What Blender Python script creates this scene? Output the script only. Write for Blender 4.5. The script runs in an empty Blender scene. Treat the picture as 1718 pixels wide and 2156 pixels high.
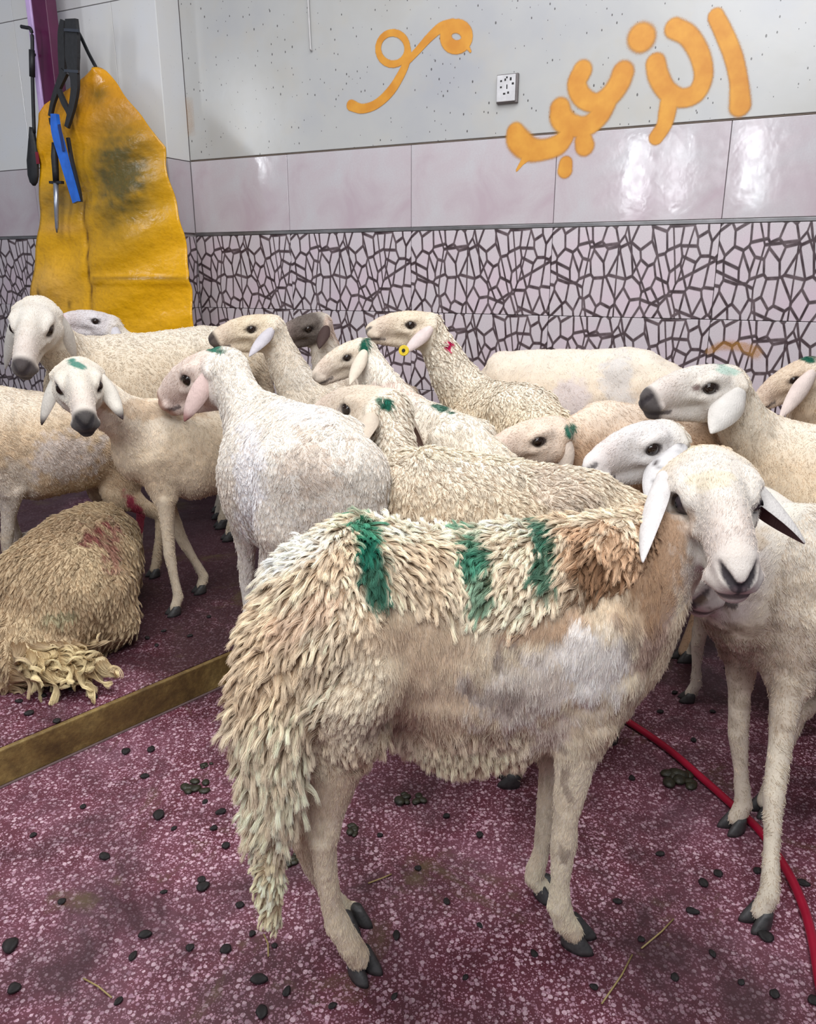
import bpy, bmesh, math, random
import numpy as np
import openvdb as vdb
from mathutils import Vector, Matrix, kdtree

# ------------------------------------------------------------------ camera, light, exposure
SC = bpy.context.scene
COL = SC.collection
IW, IH, F = 1718.0, 2156.0, 1650.0
CH = 1.12
TH = math.atan(505 / F)
CT, ST = math.cos(TH), math.sin(TH)

cam = bpy.data.cameras.new('camera')
cam.sensor_fit = 'VERTICAL'
cam.sensor_height = 36.0
cam.lens = 36.0 * F / IH
cam.clip_start = 0.02
co = bpy.data.objects.new('camera', cam)
co.location = (0, 0, CH)
co.rotation_euler = (math.pi / 2 - TH, 0, 0)
COL.objects.link(co)
SC.camera = co

SC.view_settings.view_transform = 'Standard'
SC.view_settings.look = 'None'
SC.view_settings.gamma = 1.0
SC.view_settings.use_curve_mapping = False
SC.view_settings.exposure = 0.25
SC.cycles.max_bounces = 5
SC.cycles.diffuse_bounces = 3
SC.cycles.glossy_bounces = 2
SC.cycles.transmission_bounces = 2
SC.cycles.transparent_max_bounces = 6
SC.cycles.caustics_reflective = False
SC.cycles.caustics_refractive = False

wd = bpy.data.worlds.new('world')
SC.world = wd
wd.use_nodes = True
wd.node_tree.nodes['Background'].inputs[0].default_value = (0.80, 0.88, 1.0, 1)
wd.node_tree.nodes['Background'].inputs[1].default_value = 0.18


def area(name, loc, target, sx, sy, power, col):
    l = bpy.data.lights.new(name, 'AREA')
    l.shape = 'RECTANGLE'
    l.size, l.size_y, l.energy, l.color = sx, sy, power, col
    o = bpy.data.objects.new(name, l)
    o.location = loc
    d = Vector(target) - Vector(loc)
    o.rotation_euler = d.to_track_quat('-Z', 'Y').to_euler()
    COL.objects.link(o)
    return o


area('ceiling_light', (-0.2, 1.5, 3.1), (-0.2, 1.55, 0), 2.8, 1.6, 66, (0.985, 0.985, 0.985))
area('front_fill_light', (-0.4, -0.9, 3.1), (0.0, 1.5, 0.5), 2.4, 1.2, 66, (0.96, 0.98, 1.0))  # added soft fill from overhead, not a fixture of the room
for k_, (x_, y_, z_, w_, p_) in enumerate(((-1.26, -1.26, 2.02, 0.13, 6), (-1.92, -1.16, 1.98, 0.10, 4), (-2.32, -1.10, 1.98, 0.13, 6), (-2.75, 2.60, 2.08, 0.14, 4.5))):
    area('window_daylight', (x_, y_, z_), (0.4, 2.9, 0.9) if k_ < 3 else (-0.6, 3.5, 1.6), w_, 0.62, p_, (0.92, 0.96, 1.0))


# ------------------------------------------------------------------ projection helpers
def at(px, py, Y):
    u = (px - IW / 2) / F
    v = (IH / 2 - py) / F
    d = np.array([u, CT + v * ST, -ST + v * CT])
    return np.array([0, 0, CH]) + d * (Y / d[1])


def atz(px, py, z=0.0):
    u = (px - IW / 2) / F
    v = (IH / 2 - py) / F
    d = np.array([u, CT + v * ST, -ST + v * CT])
    return np.array([0, 0, CH]) + d * ((z - CH) / d[2])


def proj(p):
    q = p - np.array([0, 0, CH])
    zc = q[..., 1] * CT - q[..., 2] * ST
    yc = q[..., 1] * ST + q[..., 2] * CT
    return IW / 2 + F * q[..., 0] / zc, IH / 2 - F * yc / zc


WO = np.array([-0.974, 3.81, 0.0])
_we = np.array([1.272 + 0.974, 2.70 - 3.81, 0.0])
WE = _we / np.linalg.norm(_we)
WN = np.array([WE[1], -WE[0], 0.0])          # towards the camera


def wall_st(px, py, off=0.0):
    """pixel -> (s, z) on a plane parallel to the back wall, off metres in front of it"""
    u = (px - IW / 2) / F
    v = (IH / 2 - py) / F
    d = np.array([u, CT + v * ST, -ST + v * CT])
    c = np.array([0, 0, CH])
    t = np.dot(WO + WN * off - c, WN) / np.dot(d, WN)
    p = c + d * t
    return float(np.dot(p - WO, WE)), float(p[2])


def wp(s, off, z):
    return WO + WE * s + WN * off + np.array([0, 0, z])


def srgb(r, g, b):
    f = lambda c: (c / 255 / 12.92) if c / 255 <= 0.04045 else ((c / 255 + 0.055) / 1.055) ** 2.4
    return np.array([f(r), f(g), f(b)])


# ------------------------------------------------------------------ material helpers
class NT:
    def __init__(self, name):
        self.m = bpy.data.materials.new(name)
        self.m.use_nodes = True
        self.t = self.m.node_tree
        self.b = self.t.nodes['Principled BSDF']

    def n(self, typ, **kw):
        nd = self.t.nodes.new(typ)
        for k, v in kw.items():
            if k.startswith('i_'):
                key = k[2:]
                key = int(key) if key.isdigit() else key.replace('_', ' ')
                nd.inputs[key].default_value = v
            else:
                setattr(nd, k, v)
        return nd

    def l(self, a, b):
        self.t.links.new(a, b)

    def ramp(self, src, stops, interp='LINEAR'):
        r = self.n('ShaderNodeValToRGB')
        r.color_ramp.interpolation = interp
        e = r.color_ramp.elements
        while len(e) < len(stops):
            e.new(0.5)
        for i, (p, c) in enumerate(stops):
            e[i].position = p
            c = tuple(c) if hasattr(c, '__len__') else (c, c, c)
            e[i].color = (*c[:3], 1)
        self.l(src, r.inputs[0])
        return r.outputs[0]

    def mix(self, f, a, b, mode='MIX'):
        m = self.n('ShaderNodeMix', data_type='RGBA', blend_type=mode)
        for inp, v in ((m.inputs[0], f), (m.inputs[6], a), (m.inputs[7], b)):
            if isinstance(v, bpy.types.NodeSocket):
                self.l(v, inp)
            elif hasattr(v, '__len__'):
                inp.default_value = (*tuple(v)[:3], 1)
            else:
                inp.default_value = v
        return m.outputs[2]

    def math(self, op, a, b=0.0):
        m = self.n('ShaderNodeMath', operation=op)
        for inp, v in ((m.inputs[0], a), (m.inputs[1], b)):
            if isinstance(v, bpy.types.NodeSocket):
                self.l(v, inp)
            else:
                inp.default_value = v
        return m.outputs[0]

    def coords(self, scale=(1, 1, 1), which='Object', rot=(0, 0, 0)):
        tc = self.n('ShaderNodeTexCoord')
        mp = self.n('ShaderNodeMapping')
        mp.inputs['Scale'].default_value = scale
        mp.inputs['Rotation'].default_value = rot
        self.l(tc.outputs[which], mp.inputs[0])
        return mp.outputs[0]

    def noise(self, vec, scale, detail=4, rough=0.55, dist=0.0):
        nd = self.n('ShaderNodeTexNoise')
        nd.inputs['Scale'].default_value = scale
        nd.inputs['Detail'].default_value = detail
        nd.inputs['Roughness'].default_value = rough
        nd.inputs['Distortion'].default_value = dist
        self.l(vec, nd.inputs['Vector'])
        return nd.outputs[0]

    def bump(self, h, strength=0.3, dist=0.01):
        b = self.n('ShaderNodeBump')
        b.inputs['Strength'].default_value = strength
        b.inputs['Distance'].default_value = dist
        self.l(h, b.inputs['Height'])
        self.l(b.outputs[0], self.b.inputs['Normal'])

    def base(self, c):
        if isinstance(c, bpy.types.NodeSocket):
            self.l(c, self.b.inputs['Base Color'])
        else:
            self.b.inputs['Base Color'].default_value = (*tuple(c)[:3], 1)

    def rough(self, r):
        if isinstance(r, bpy.types.NodeSocket):
            self.l(r, self.b.inputs['Roughness'])
        else:
            self.b.inputs['Roughness'].default_value = r


def plain(name, c, rough=0.5, metal=0.0, var=0.12, scale=30, bump=0.0):
    m = NT(name)
    v = m.coords()
    n = m.noise(v, scale)
    c = np.array(c)
    m.base(m.ramp(n, [(0.3, c * (1 - var)), (0.7, np.minimum(c * (1 + var), 1))]))
    m.rough(rough)
    m.b.inputs['Metallic'].default_value = metal
    if bump:
        m.bump(n, bump, 0.004)
    return m.m


# ------------------------------------------------------------------ mesh helpers
def link(name, me, parent=None, mat=None, smooth=False, kind=None):
    o = bpy.data.objects.new(name, me)
    COL.objects.link(o)
    if mat is not None and hasattr(me, 'materials') and len(me.materials) == 0:
        me.materials.append(mat)
    if smooth:
        me.polygons.foreach_set('use_smooth', [True] * len(me.polygons))
    if parent is not None:
        o.parent = parent
    if kind:
        o['kind'] = kind
    return o


def info(o, label, cat, group=None):
    o['label'] = label
    o['category'] = cat
    if group:
        o['group'] = group
    return o


def empty(name, loc, label=None, cat=None, group=None):
    o = bpy.data.objects.new(name, None)
    o.location = tuple(loc)
    COL.objects.link(o)
    if label:
        info(o, label, cat, group)
    return o


def mesh_from(verts, faces, name='m'):
    me = bpy.data.meshes.new(name)
    me.from_pydata([tuple(map(float, v)) for v in verts], [], faces)
    me.update()
    return me


def box_frame(o, ex, ey, ez, lx, ly, lz, bev=0.0):
    """box with corner o, unit axes and lengths, optional bevel"""
    bm = bmesh.new()
    vs = []
    for k in (0, 1):
        for j in (0, 1):
            for i in (0, 1):
                vs.append(bm.verts.new(tuple(o + ex * lx * i + ey * ly * j + ez * lz * k)))
    for f in ((0, 2, 3, 1), (4, 5, 7, 6), (0, 1, 5, 4), (2, 6, 7, 3), (0, 4, 6, 2), (1, 3, 7, 5)):
        bm.faces.new([vs[i] for i in f])
    bmesh.ops.recalc_face_normals(bm, faces=bm.faces)
    if bev:
        bmesh.ops.bevel(bm, geom=list(bm.edges), offset=bev, segments=2, affect='EDGES', profile=0.5)
    me = bpy.data.meshes.new('box')
    bm.to_mesh(me)
    bm.free()
    return me


EX, EY, EZ = np.array([1., 0, 0]), np.array([0, 1., 0]), np.array([0, 0, 1.])


def unit(v):
    v = np.asarray(v, float)
    return v / max(np.linalg.norm(v), 1e-9)


def tube_mesh(pts, radii, seg=12, flat=None, up=None):
    """tube along pts; flat = thickness ratio list for straps (second axis)"""
    pts = [np.asarray(p, float) for p in pts]
    n = len(pts)
    if not hasattr(radii, '__len__'):
        radii = [radii] * n
    verts, faces = [], []
    ref = np.array(up if up is not None else (0, 0, 1.0))
    for i, p in enumerate(pts):
        t = unit(pts[min(i + 1, n - 1)] - pts[max(i - 1, 0)])
        s = np.cross(t, ref)
        if np.linalg.norm(s) < 1e-3:
            s = np.cross(t, np.array([0.3, 1, 0.1]))
        s = unit(s)
        w = unit(np.cross(s, t))
        r = radii[i]
        ra, rb = (r if not hasattr(r, '__len__') else r) if hasattr(r, '__len__') else (r, r)
        for k in range(seg):
            a = 2 * math.pi * k / seg
            verts.append(p + s * ra * math.cos(a) + w * rb * math.sin(a))
    for i in range(n - 1):
        for k in range(seg):
            a, b = i * seg + k, i * seg + (k + 1) % seg
            faces.append((a, b, b + seg, a + seg))
    faces.append(tuple(reversed(range(seg))))
    faces.append(tuple(range((n - 1) * seg, n * seg)))
    return mesh_from(verts, faces)


# cheap value noise in numpy
def _hash(ix, iy, iz, seed):
    h = (ix * 374761393 + iy * 668265263 + iz * 2147483647 + seed * 1274126177).astype(np.int64)
    h = (h ^ (h >> 13)) * 1274126177
    h = h & 0x7fffffff
    h = (h ^ (h >> 16)) & 0xffff
    return h / 65535.0


def vnoise(p, scale, seed=0, octaves=1):
    out = np.zeros(len(p))
    amp, tot = 1.0, 0.0
    for o in range(octaves):
        q = p * scale * (2 ** o) + 37.7 * seed + 11.3 * o
        i = np.floor(q).astype(np.int64)
        f = q - i
        f = f * f * (3 - 2 * f)
        r = 0
        for dx in (0, 1):
            for dy in (0, 1):
                for dz in (0, 1):
                    w = (f[:, 0] if dx else 1 - f[:, 0]) * (f[:, 1] if dy else 1 - f[:, 1]) * (f[:, 2] if dz else 1 - f[:, 2])
                    r = r + w * _hash(i[:, 0] + dx, i[:, 1] + dy, i[:, 2] + dz, seed + o)
        out += amp * r
        tot += amp
        amp *= 0.5
    return out / tot

# ------------------------------------------------------------------ SETTING
PLAT = 0.09
# terrazzo -----------------------------------------------------------
def terrazzo(name, dark=1.0):
    m = NT(name)
    v = m.coords()
    n1 = m.noise(v, 2.2, 5, 0.6)
    n2 = m.noise(v, 9.0, 4, 0.6)
    n3 = m.noise(v, 60, 3, 0.6)
    base = m.ramp(n1, [(0.30, srgb(70, 34, 42) * dark), (0.48, srgb(96, 48, 60) * dark), (0.62, srgb(114, 68, 82) * dark), (0.78, srgb(134, 98, 114) * dark)])
    base = m.mix(m.ramp(n3, [(0.45, 0.0), (0.75, 0.5)]), base, srgb(92, 22, 40) * dark)
    # two layers of stone chips
    for sc, th, c1, c2 in ((112, 0.05, srgb(222, 190, 200), srgb(168, 128, 146)), (175, 0.10, srgb(205, 160, 176), srgb(130, 90, 105)), (290, 0.1, srgb(196, 150, 168), srgb(120, 70, 86))):
        vo = m.n('ShaderNodeTexVoronoi', voronoi_dimensions='3D', feature='F1')
        vo.inputs['Scale'].default_value = sc
        vo.inputs['Randomness'].default_value = 1.0
        wv = m.n('ShaderNodeVectorMath', operation='MULTIPLY_ADD')
        m.l(v, wv.inputs[0]); wv.inputs[1].default_value = (1, 1, 1)
        nz = m.n('ShaderNodeTexNoise'); nz.inputs['Scale'].default_value = 160
        m.l(v, nz.inputs['Vector'])
        sb = m.n('ShaderNodeVectorMath', operation='SCALE'); sb.inputs['Scale'].default_value = 0.003
        m.l(nz.outputs['Color'], sb.inputs[0]); m.l(sb.outputs[0], wv.inputs[2])
        m.l(wv.outputs[0], vo.inputs['Vector'])
        sep = m.n('ShaderNodeSeparateColor'); m.l(vo.outputs['Color'], sep.inputs[0])
        size = m.math('MULTIPLY', sep.outputs[0], 0.52)
        inside = m.math('LESS_THAN', vo.outputs['Distance'], size)
        keep = m.math('GREATER_THAN', sep.outputs[1], th)
        cc = m.mix(sep.outputs[2], c1 * dark, c2 * dark)
        base = m.mix(m.math('MULTIPLY', m.math('MULTIPLY', inside, keep), 0.85), base, cc)
    # trodden dirt and wet smears, deepened under the flock as soiling and painted-in shade
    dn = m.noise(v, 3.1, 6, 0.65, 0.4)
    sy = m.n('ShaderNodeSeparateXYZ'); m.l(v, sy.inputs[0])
    flock_shade = m.n('ShaderNodeMapRange'); flock_shade.inputs[1].default_value = 1.75; flock_shade.inputs[2].default_value = 2.5; flock_shade.inputs[4].default_value = 0.22
    m.l(sy.outputs[1], flock_shade.inputs[0])
    dirt = m.ramp(m.math('ADD', dn, flock_shade.outputs[0]), [(0.44, 0.0), (0.64, 0.85)])
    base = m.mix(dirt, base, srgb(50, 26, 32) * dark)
    on = m.noise(m.coords(rot=(0, 0, 1.0)), 4.5, 5, 0.7, 0.6)
    base = m.mix(m.ramp(on, [(0.57, 0.0), (0.70, 0.75)]), base, srgb(84, 70, 44) * dark)
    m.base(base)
    m.rough(m.ramp(n2, [(0.3, 0.32), (0.7, 0.62)]))
    m.bump(m.noise(v, 220, 2), 0.12, 0.002)
    return m.m


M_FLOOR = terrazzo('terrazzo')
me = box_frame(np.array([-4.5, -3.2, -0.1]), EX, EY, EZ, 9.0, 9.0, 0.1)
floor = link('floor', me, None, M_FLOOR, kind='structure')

g0, g1 = atz(0, 1650), atz(465, 1440)
SD = unit(g1 - g0)                      # along the step
SN = np.array([-SD[1], SD[0], 0])       # up the step (back-left)
sa, sb_ = g0 - SD * 3.2, g0 + SD * 2.05
m = NT('worn_step_stone')
v = m.coords()
n = m.noise(v, 7, 6, 0.65, 0.3)
c = m.ramp(n, [(0.25, srgb(66, 46, 24)), (0.45, srgb(116, 92, 50)), (0.6, srgb(150, 126, 74)), (0.8, srgb(124, 90, 74))])
c = m.mix(m.ramp(m.noise(v, 45, 5, 0.7), [(0.4, 0.0), (0.7, 0.6)]), c, srgb(72, 54, 30))
m.base(c); m.rough(0.6); m.bump(m.noise(v, 60, 4), 0.35, 0.006)
M_STEP = m.m
pl = [sa, sb_, sb_ + SN * 4.2, sa + SN * 4.2]
vs = [p + EZ * 0.0005 for p in pl] + [p + EZ * PLAT for p in pl]
me = mesh_from(vs, [(3, 2, 1, 0), (4, 5, 6, 7), (0, 1, 5, 4), (1, 2, 6, 5), (2, 3, 7, 6), (3, 0, 4, 7)])
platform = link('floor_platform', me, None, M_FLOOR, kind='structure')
me = box_frame(sa - SN * 0.014 + EZ * 0.001, SD, SN, EZ, 5.25, 0.0138, PLAT - 0.002, 0.003)
riser = link('trim_1', me, None, M_STEP, smooth=False, kind='structure')
me = box_frame(sa - SN * 0.021 + EZ * 0.0, SD, SN, EZ, 5.25, 0.007, 0.003, 0.0005)
joint = link('trim_2', me, None, plain('grout_line', srgb(104, 84, 84), 0.7), kind='structure')

# walls --------------------------------------------------------------
ZP, ZJ = 1.277, 1.592
TS = 0.315


def wall_mats():
    out = {}
    # printed crazy-paving tile
    m = NT('printed_shard_tile')
    tc = m.n('ShaderNodeTexCoord')
    v0 = tc.outputs['Object']
    nz = m.n('ShaderNodeTexNoise'); nz.inputs['Scale'].default_value = 9; nz.inputs['Detail'].default_value = 1
    m.l(v0, nz.inputs['Vector'])

    def cells(scale, rot, seedoff, thick):
        mp = m.n('ShaderNodeMapping')
        mp.inputs['Scale'].default_value = scale
        mp.inputs['Rotation'].default_value = (0, rot, 0)
        mp.inputs['Location'].default_value = seedoff
        m.l(v0, mp.inputs[0])
        sp = m.n('ShaderNodeSeparateXYZ'); m.l(mp.outputs[0], sp.inputs[0])
        cb = m.n('ShaderNodeCombineXYZ'); m.l(sp.outputs[0], cb.inputs[0]); m.l(sp.outputs[2], cb.inputs[1])
        vo = m.n('ShaderNodeTexVoronoi', voronoi_dimensions='2D', feature='DISTANCE_TO_EDGE')
        vo.inputs['Scale'].default_value = 1.0
        vo.inputs['Randomness'].default_value = 1.0
        m.l(cb.outputs[0], vo.inputs['Vector'])
        return m.ramp(vo.outputs['Distance'], [(thick * 0.72, 1.0), (thick * 1.25, 0.0)]), vo
    a, va = cells((23, 1, 14.0), 0.22, (3, 0, 7), 0.088)
    b, vb = cells((9.0, 1, 4.2), -0.42, (1.3, 0, 2.1), 0.026)
    ln = m.math('MAXIMUM', a, b)
    pg = m.noise(v0, 420, 2, 0.6)
    body = m.ramp(pg, [(0.3, srgb(184, 174, 180)), (0.7, srgb(208, 199, 204))])
    body = m.mix(m.ramp(m.noise(v0, 5, 2), [(0.4, 0.0), (0.65, 0.55)]), body, srgb(206, 182, 196))
    lc = m.ramp(m.noise(v0, 26, 3), [(0.35, srgb(60, 46, 50)), (0.65, srgb(100, 86, 90))])
    m.base(m.mix(ln, body, lc))
    m.rough(0.28)
    m.b.inputs['Specular IOR Level'].default_value = 0.35
    out['print'] = m.m
    # plain pinkish marble tile
    m = NT('pale_marble_tile')
    v = m.coords()
    c = m.ramp(m.noise(v, 5.5, 6, 0.6, 0.5), [(0.32, srgb(192, 190, 194)), (0.5, srgb(190, 181, 186)), (0.68, srgb(182, 166, 174))])
    c = m.mix(m.ramp(m.noise(v, 160, 2), [(0.35, 0.0), (0.7, 0.35)]), c, srgb(180, 168, 175))
    m.base(c); m.rough(m.ramp(m.noise(v, 30, 3), [(0.3, 0.07), (0.7, 0.15)]))
    m.bump(m.noise(v, 14, 3), 0.06, 0.01)
    out['blank'] = m.m
    # painted upper wall with fly specks
    m = NT('painted_wall')
    v = m.coords()
    c = m.ramp(m.noise(v, 1.3, 5, 0.6), [(0.3, srgb(172, 169, 163)), (0.5, srgb(180, 180, 179)), (0.72, srgb(168, 169, 174))])
    c = m.mix(m.ramp(m.noise(v, 6, 5, 0.65), [(0.52, 0.0), (0.75, 0.35)]), c, srgb(186, 178, 164))
    for sc, lim, sd in ((24, 0.22, 0.0), (60, 0.18, 4.0)):
        vo = m.n('ShaderNodeTexVoronoi', voronoi_dimensions='3D', feature='F1')
        vo.inputs['Scale'].default_value = sc
        cc = m.coords((1, 1, 0.6)); m.l(cc, vo.inputs['Vector'])
        sep = m.n('ShaderNodeSeparateColor'); m.l(vo.outputs['Color'], sep.inputs[0])
        f = m.math('MULTIPLY', m.math('LESS_THAN', vo.outputs['Distance'], m.math('MULTIPLY', sep.outputs[0], lim)), m.math('GREATER_THAN', sep.outputs[1], 0.55))
        c = m.mix(m.math('MULTIPLY', f, 0.8), c, srgb(60, 55, 55))
    m.base(c); m.rough(0.24); m.bump(m.noise(v, 40, 4), 0.08, 0.003)
    out['paint'] = m.m
    m = NT('white_wall_tile')
    v = m.coords()
    c = m.ramp(m.noise(v, 2.0, 5, 0.6), [(0.3, srgb(214, 211, 205)), (0.6, srgb(212, 213, 216)), (0.8, srgb(200, 196, 190))])
    c = m.mix(m.ramp(m.noise(v, 70, 4, 0.7), [(0.66, 0.0), (0.74, 0.5)]), c, srgb(120, 110, 105))
    m.base(c); m.rough(0.14)
    out['white'] = m.m
    out['strip'] = plain('brushed_metal_strip', srgb(128, 126, 128), 0.35, 0.6, 0.25, 12)
    out['grout'] = plain('grout', srgb(168, 160, 160), 0.8)
    out['ledge'] = plain('dark_joint', srgb(104, 92, 82), 0.7)
    return out


WM = wall_mats()
S1, _ = wall_st(1168, 400)
S2, _ = wall_st(1526, 400)
TW = S2 - S1


def wall_obj(name, s0, s1, off, z0, z1, thick, mat, parent=None, kind='structure', bev=0.0, fly=0.0):
    """box lying on a wall; origin at its lower left corner"""
    o0 = wp(s0, off, z0)
    me = box_frame(np.zeros(3), EX, EY, EZ, s1 - s0, thick, z1 - z0, bev)
    o = link(name, me, parent, mat, kind=kind) if kind else link(name, me, parent, mat)
    o.matrix_world = Matrix(((WE[0], WN[0], 0, o0[0]), (WE[1], WN[1], 0, o0[1]), (0, 0, 1, o0[2]), (0, 0, 0, 1)))
    return o


wall_back = wall_obj('wall_back', -1.6, 4.2, -0.112, 0.0, 3.2, 0.10, WM['grout'])
wb_inv = wall_back.matrix_world.inverted()


def wall_part(name, s0, s1, off, z0, z1, thick, mat, root=wall_back, me=None, bev=0.0015):
    if me is None:
        me = box_frame(np.zeros(3), EX, EY, EZ, s1 - s0, thick, z1 - z0, bev)
        me.materials.append(mat)
    o = bpy.data.objects.new(name, me)
    COL.objects.link(o)
    o.parent = root
    o0 = wp(s0, off, z0)
    mw = Matrix(((WE[0], WN[0], 0, o0[0]), (WE[1], WN[1], 0, o0[1]), (0, 0, 1, o0[2]), (0, 0, 0, 1)))
    o.matrix_parent_inverse = Matrix.Identity(4)
    o.matrix_basis = root.matrix_basis.inverted() @ mw
    return o


wall_back.matrix_basis = wall_back.matrix_world.copy()
# tiles of the back wall
first = S1 - math.ceil((S1 - 0.0) / TW) * TW
tile_me = {}
for kind_, zlist in (('blank', [ZP + 0.014]), ('print', [ZP - TS * (i + 1) for i in range(4)])):
    for z in zlist:
        s = first
        while s < 3.9:
            a, b = max(s, 0.001), s + TW
            if b - a > 0.05:
                zz0, zz1 = max(z, 0.002) + 0.001, (z + TS if kind_ == 'print' else ZJ) - 0.001
                key = (kind_, round(b - a, 3), round(zz1 - zz0, 3))
                o = wall_part('tile', a + 0.001, b - 0.001, -0.012, zz0, zz1, 0.012, WM[kind_], me=tile_me.get(key))
                tile_me[key] = o.data
            s += TW
wall_part('metal_strip', 0.001, 3.9, -0.012, ZP + 0.0005, ZP + 0.0135, 0.0135, WM['strip'])
wall_part('painted_panel', 0.001, 3.9, -0.012, ZJ + 0.006, 3.15, 0.011, WM['paint'])
wall_part('joint_line', 0.001, 3.9, -0.012, ZJ, ZJ + 0.006, 0.008, WM['ledge'])

# projecting pier on the left
PO = 0.14
wall_left = wall_obj('wall_left', -3.6, -0.013, -0.10, 0.0, 3.2, PO + 0.088, WM['grout'])
wall_left.matrix_basis = wall_left.matrix_world.copy()
sL, _ = wall_st(240, 80, PO)
s = sL - 0.6 * 6
k = 0
while s < -0.02:
    b = min(s + 0.6, -0.002)
    for z0, z1, mk in [(ZP + 0.014, ZJ, 'blank'), (ZJ + 0.002, ZJ + 0.62, 'white'), (ZJ + 0.622, ZJ + 1.24, 'white')] + [(ZP - TS * (i + 1), ZP - TS * i, 'print') for i in range(4)]:
        if b - s > 0.03:
            wall_part('tile', s + 0.001, b - 0.001, PO - 0.012, max(z0, 0.002), z1 - 0.001, 0.012, WM[mk], wall_left)
    s += 0.6
for z0, z1, mk in [(ZP + 0.014, ZJ - 0.001, 'blank'), (ZJ + 0.002, 3.1, 'white')] + [(max(ZP - TS * (i + 1), 0.002), ZP - TS * i - 0.002, 'print') for i in range(4)]:
    o = wall_part('return_tile', 0, PO - 0.001, 0, z0, z1, 0.012, WM[mk], wall_left)
    o0 = wp(-0.013, PO - 0.0015, z0)
    # return face looks along +WE; x axis runs down -WN
    mw = Matrix(((-WN[0], WE[0], 0, o0[0]), (-WN[1], WE[1], 0, o0[1]), (0, 0, 1, o0[2]), (0, 0, 0, 1)))
    o.matrix_basis = wall_left.matrix_basis.inverted() @ mw
wall_part('metal_strip', -3.5, -0.002, PO - 0.012, ZP + 0.0005, ZP + 0.0125, 0.0135, WM['strip'], wall_left)


# ------------------------------------------------------------------ spray paint on the wall
def zg(pts):
    return [(700 + x / 1.6876, y / 1.6876, r / 1.6876) for x, y, r in pts]


def ring(cx, cy, rx, ry, w, a0=0, a1=360):
    return [(cx + rx * math.cos(math.radians(a)), cy + ry * math.sin(math.radians(a)), w) for a in np.linspace(a0, a1, 22)]


def catmull(pts, n=8):
    P = [np.array(p, float) for p in pts]
    if len(P) < 3:
        return pts
    P = [2 * P[0] - P[1]] + P + [2 * P[-1] - P[-2]]
    out = []
    for i in range(1, len(P) - 2):
        for k in range(n):
            t = k / n
            out.append(0.5 * ((2 * P[i]) + (-P[i - 1] + P[i + 1]) * t + (2 * P[i - 1] - 5 * P[i] + 4 * P[i + 1] - P[i + 2]) * t * t + (-P[i - 1] + 3 * P[i] - 3 * P[i + 1] + P[i + 2]) * t ** 3))
    out.append(P[-2])
    return out


word1 = [zg(ring(214, 172, 52, 56, 9)),
         zg(catmull([(268, 170, 8), (268, 205, 10), (245, 262, 12), (205, 325, 13), (155, 370, 12), (105, 386, 12), (66, 374, 14)])),
         zg(catmull([(262, 222, 9), (300, 182, 10), (345, 132, 12), (385, 98, 14), (425, 88, 16)])),
         zg(ring(440, 130, 38, 38, 18)), zg([(478, 165, 5), (490, 182, 3)])]
word2 = [zg(catmull([(1362, 58, 22), (1392, 120, 24), (1424, 200, 25), (1442, 280, 25), (1447, 340, 28), (1448, 375, 30)])),
         zg(catmull([(1215, 100, 27), (1265, 128, 27), (1305, 195, 27), (1318, 270, 26), (1292, 330, 26), (1238, 348, 25), (1188, 322, 26), (1158, 270, 28), (1148, 225, 27)])),
         zg(catmull([(1200, 330, 24), (1190, 395, 24), (1178, 445, 21), (1150, 488, 20)])),
         zg([(1096, 132, 37), (1100, 134, 37)]),
         zg(catmull([(888, 250, 26), (868, 298, 26), (888, 345, 26), (935, 365, 24), (985, 340, 28), (1018, 295, 30), (1032, 258, 30)])),
         zg(catmull([(982, 345, 27), (952, 405, 27), (905, 447, 26), (850, 446, 28), (815, 420, 31), (808, 385, 27)])),
         zg(catmull([(828, 488, 22), (800, 516, 26), (750, 532, 26), (700, 530, 30), (662, 500, 32), (650, 470, 24)])),
         zg([(892, 500, 24), (896, 518, 26)]), zg([(829, 580, 18), (826, 605, 20)]), zg([(700, 545, 16), (672, 580, 6), (655, 605, 3)])]
smudge = [[(386, 232, 20), (392, 262, 18)]]
smudge2 = [catmull([(1492, 740, 6), (1520, 728, 9), (1560, 730, 10), (1590, 742, 13)])]

m = NT('orange_spray_paint')
at_ = m.n('ShaderNodeAttribute', attribute_name='Col')
m.base(m.mix(m.ramp(m.noise(m.coords(), 18, 3), [(0.3, 0.0), (0.7, 1.0)]), srgb(196, 128, 34), srgb(212, 150, 50)))
dens = m.math('MULTIPLY', at_.outputs['Alpha'], 1.0)
sp = m.noise(m.coords(), 520, 2, 0.7)
al = m.ramp(m.math('ADD', dens, m.math('MULTIPLY', m.math('SUBTRACT', sp, 0.5), m.math('SUBTRACT', 1.0, dens))), [(0.06, 0.0), (0.75, 1.0)], 'EASE')
m.l(al, m.b.inputs['Alpha'])
m.rough(0.5)
M_SPRAY = m.m


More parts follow.
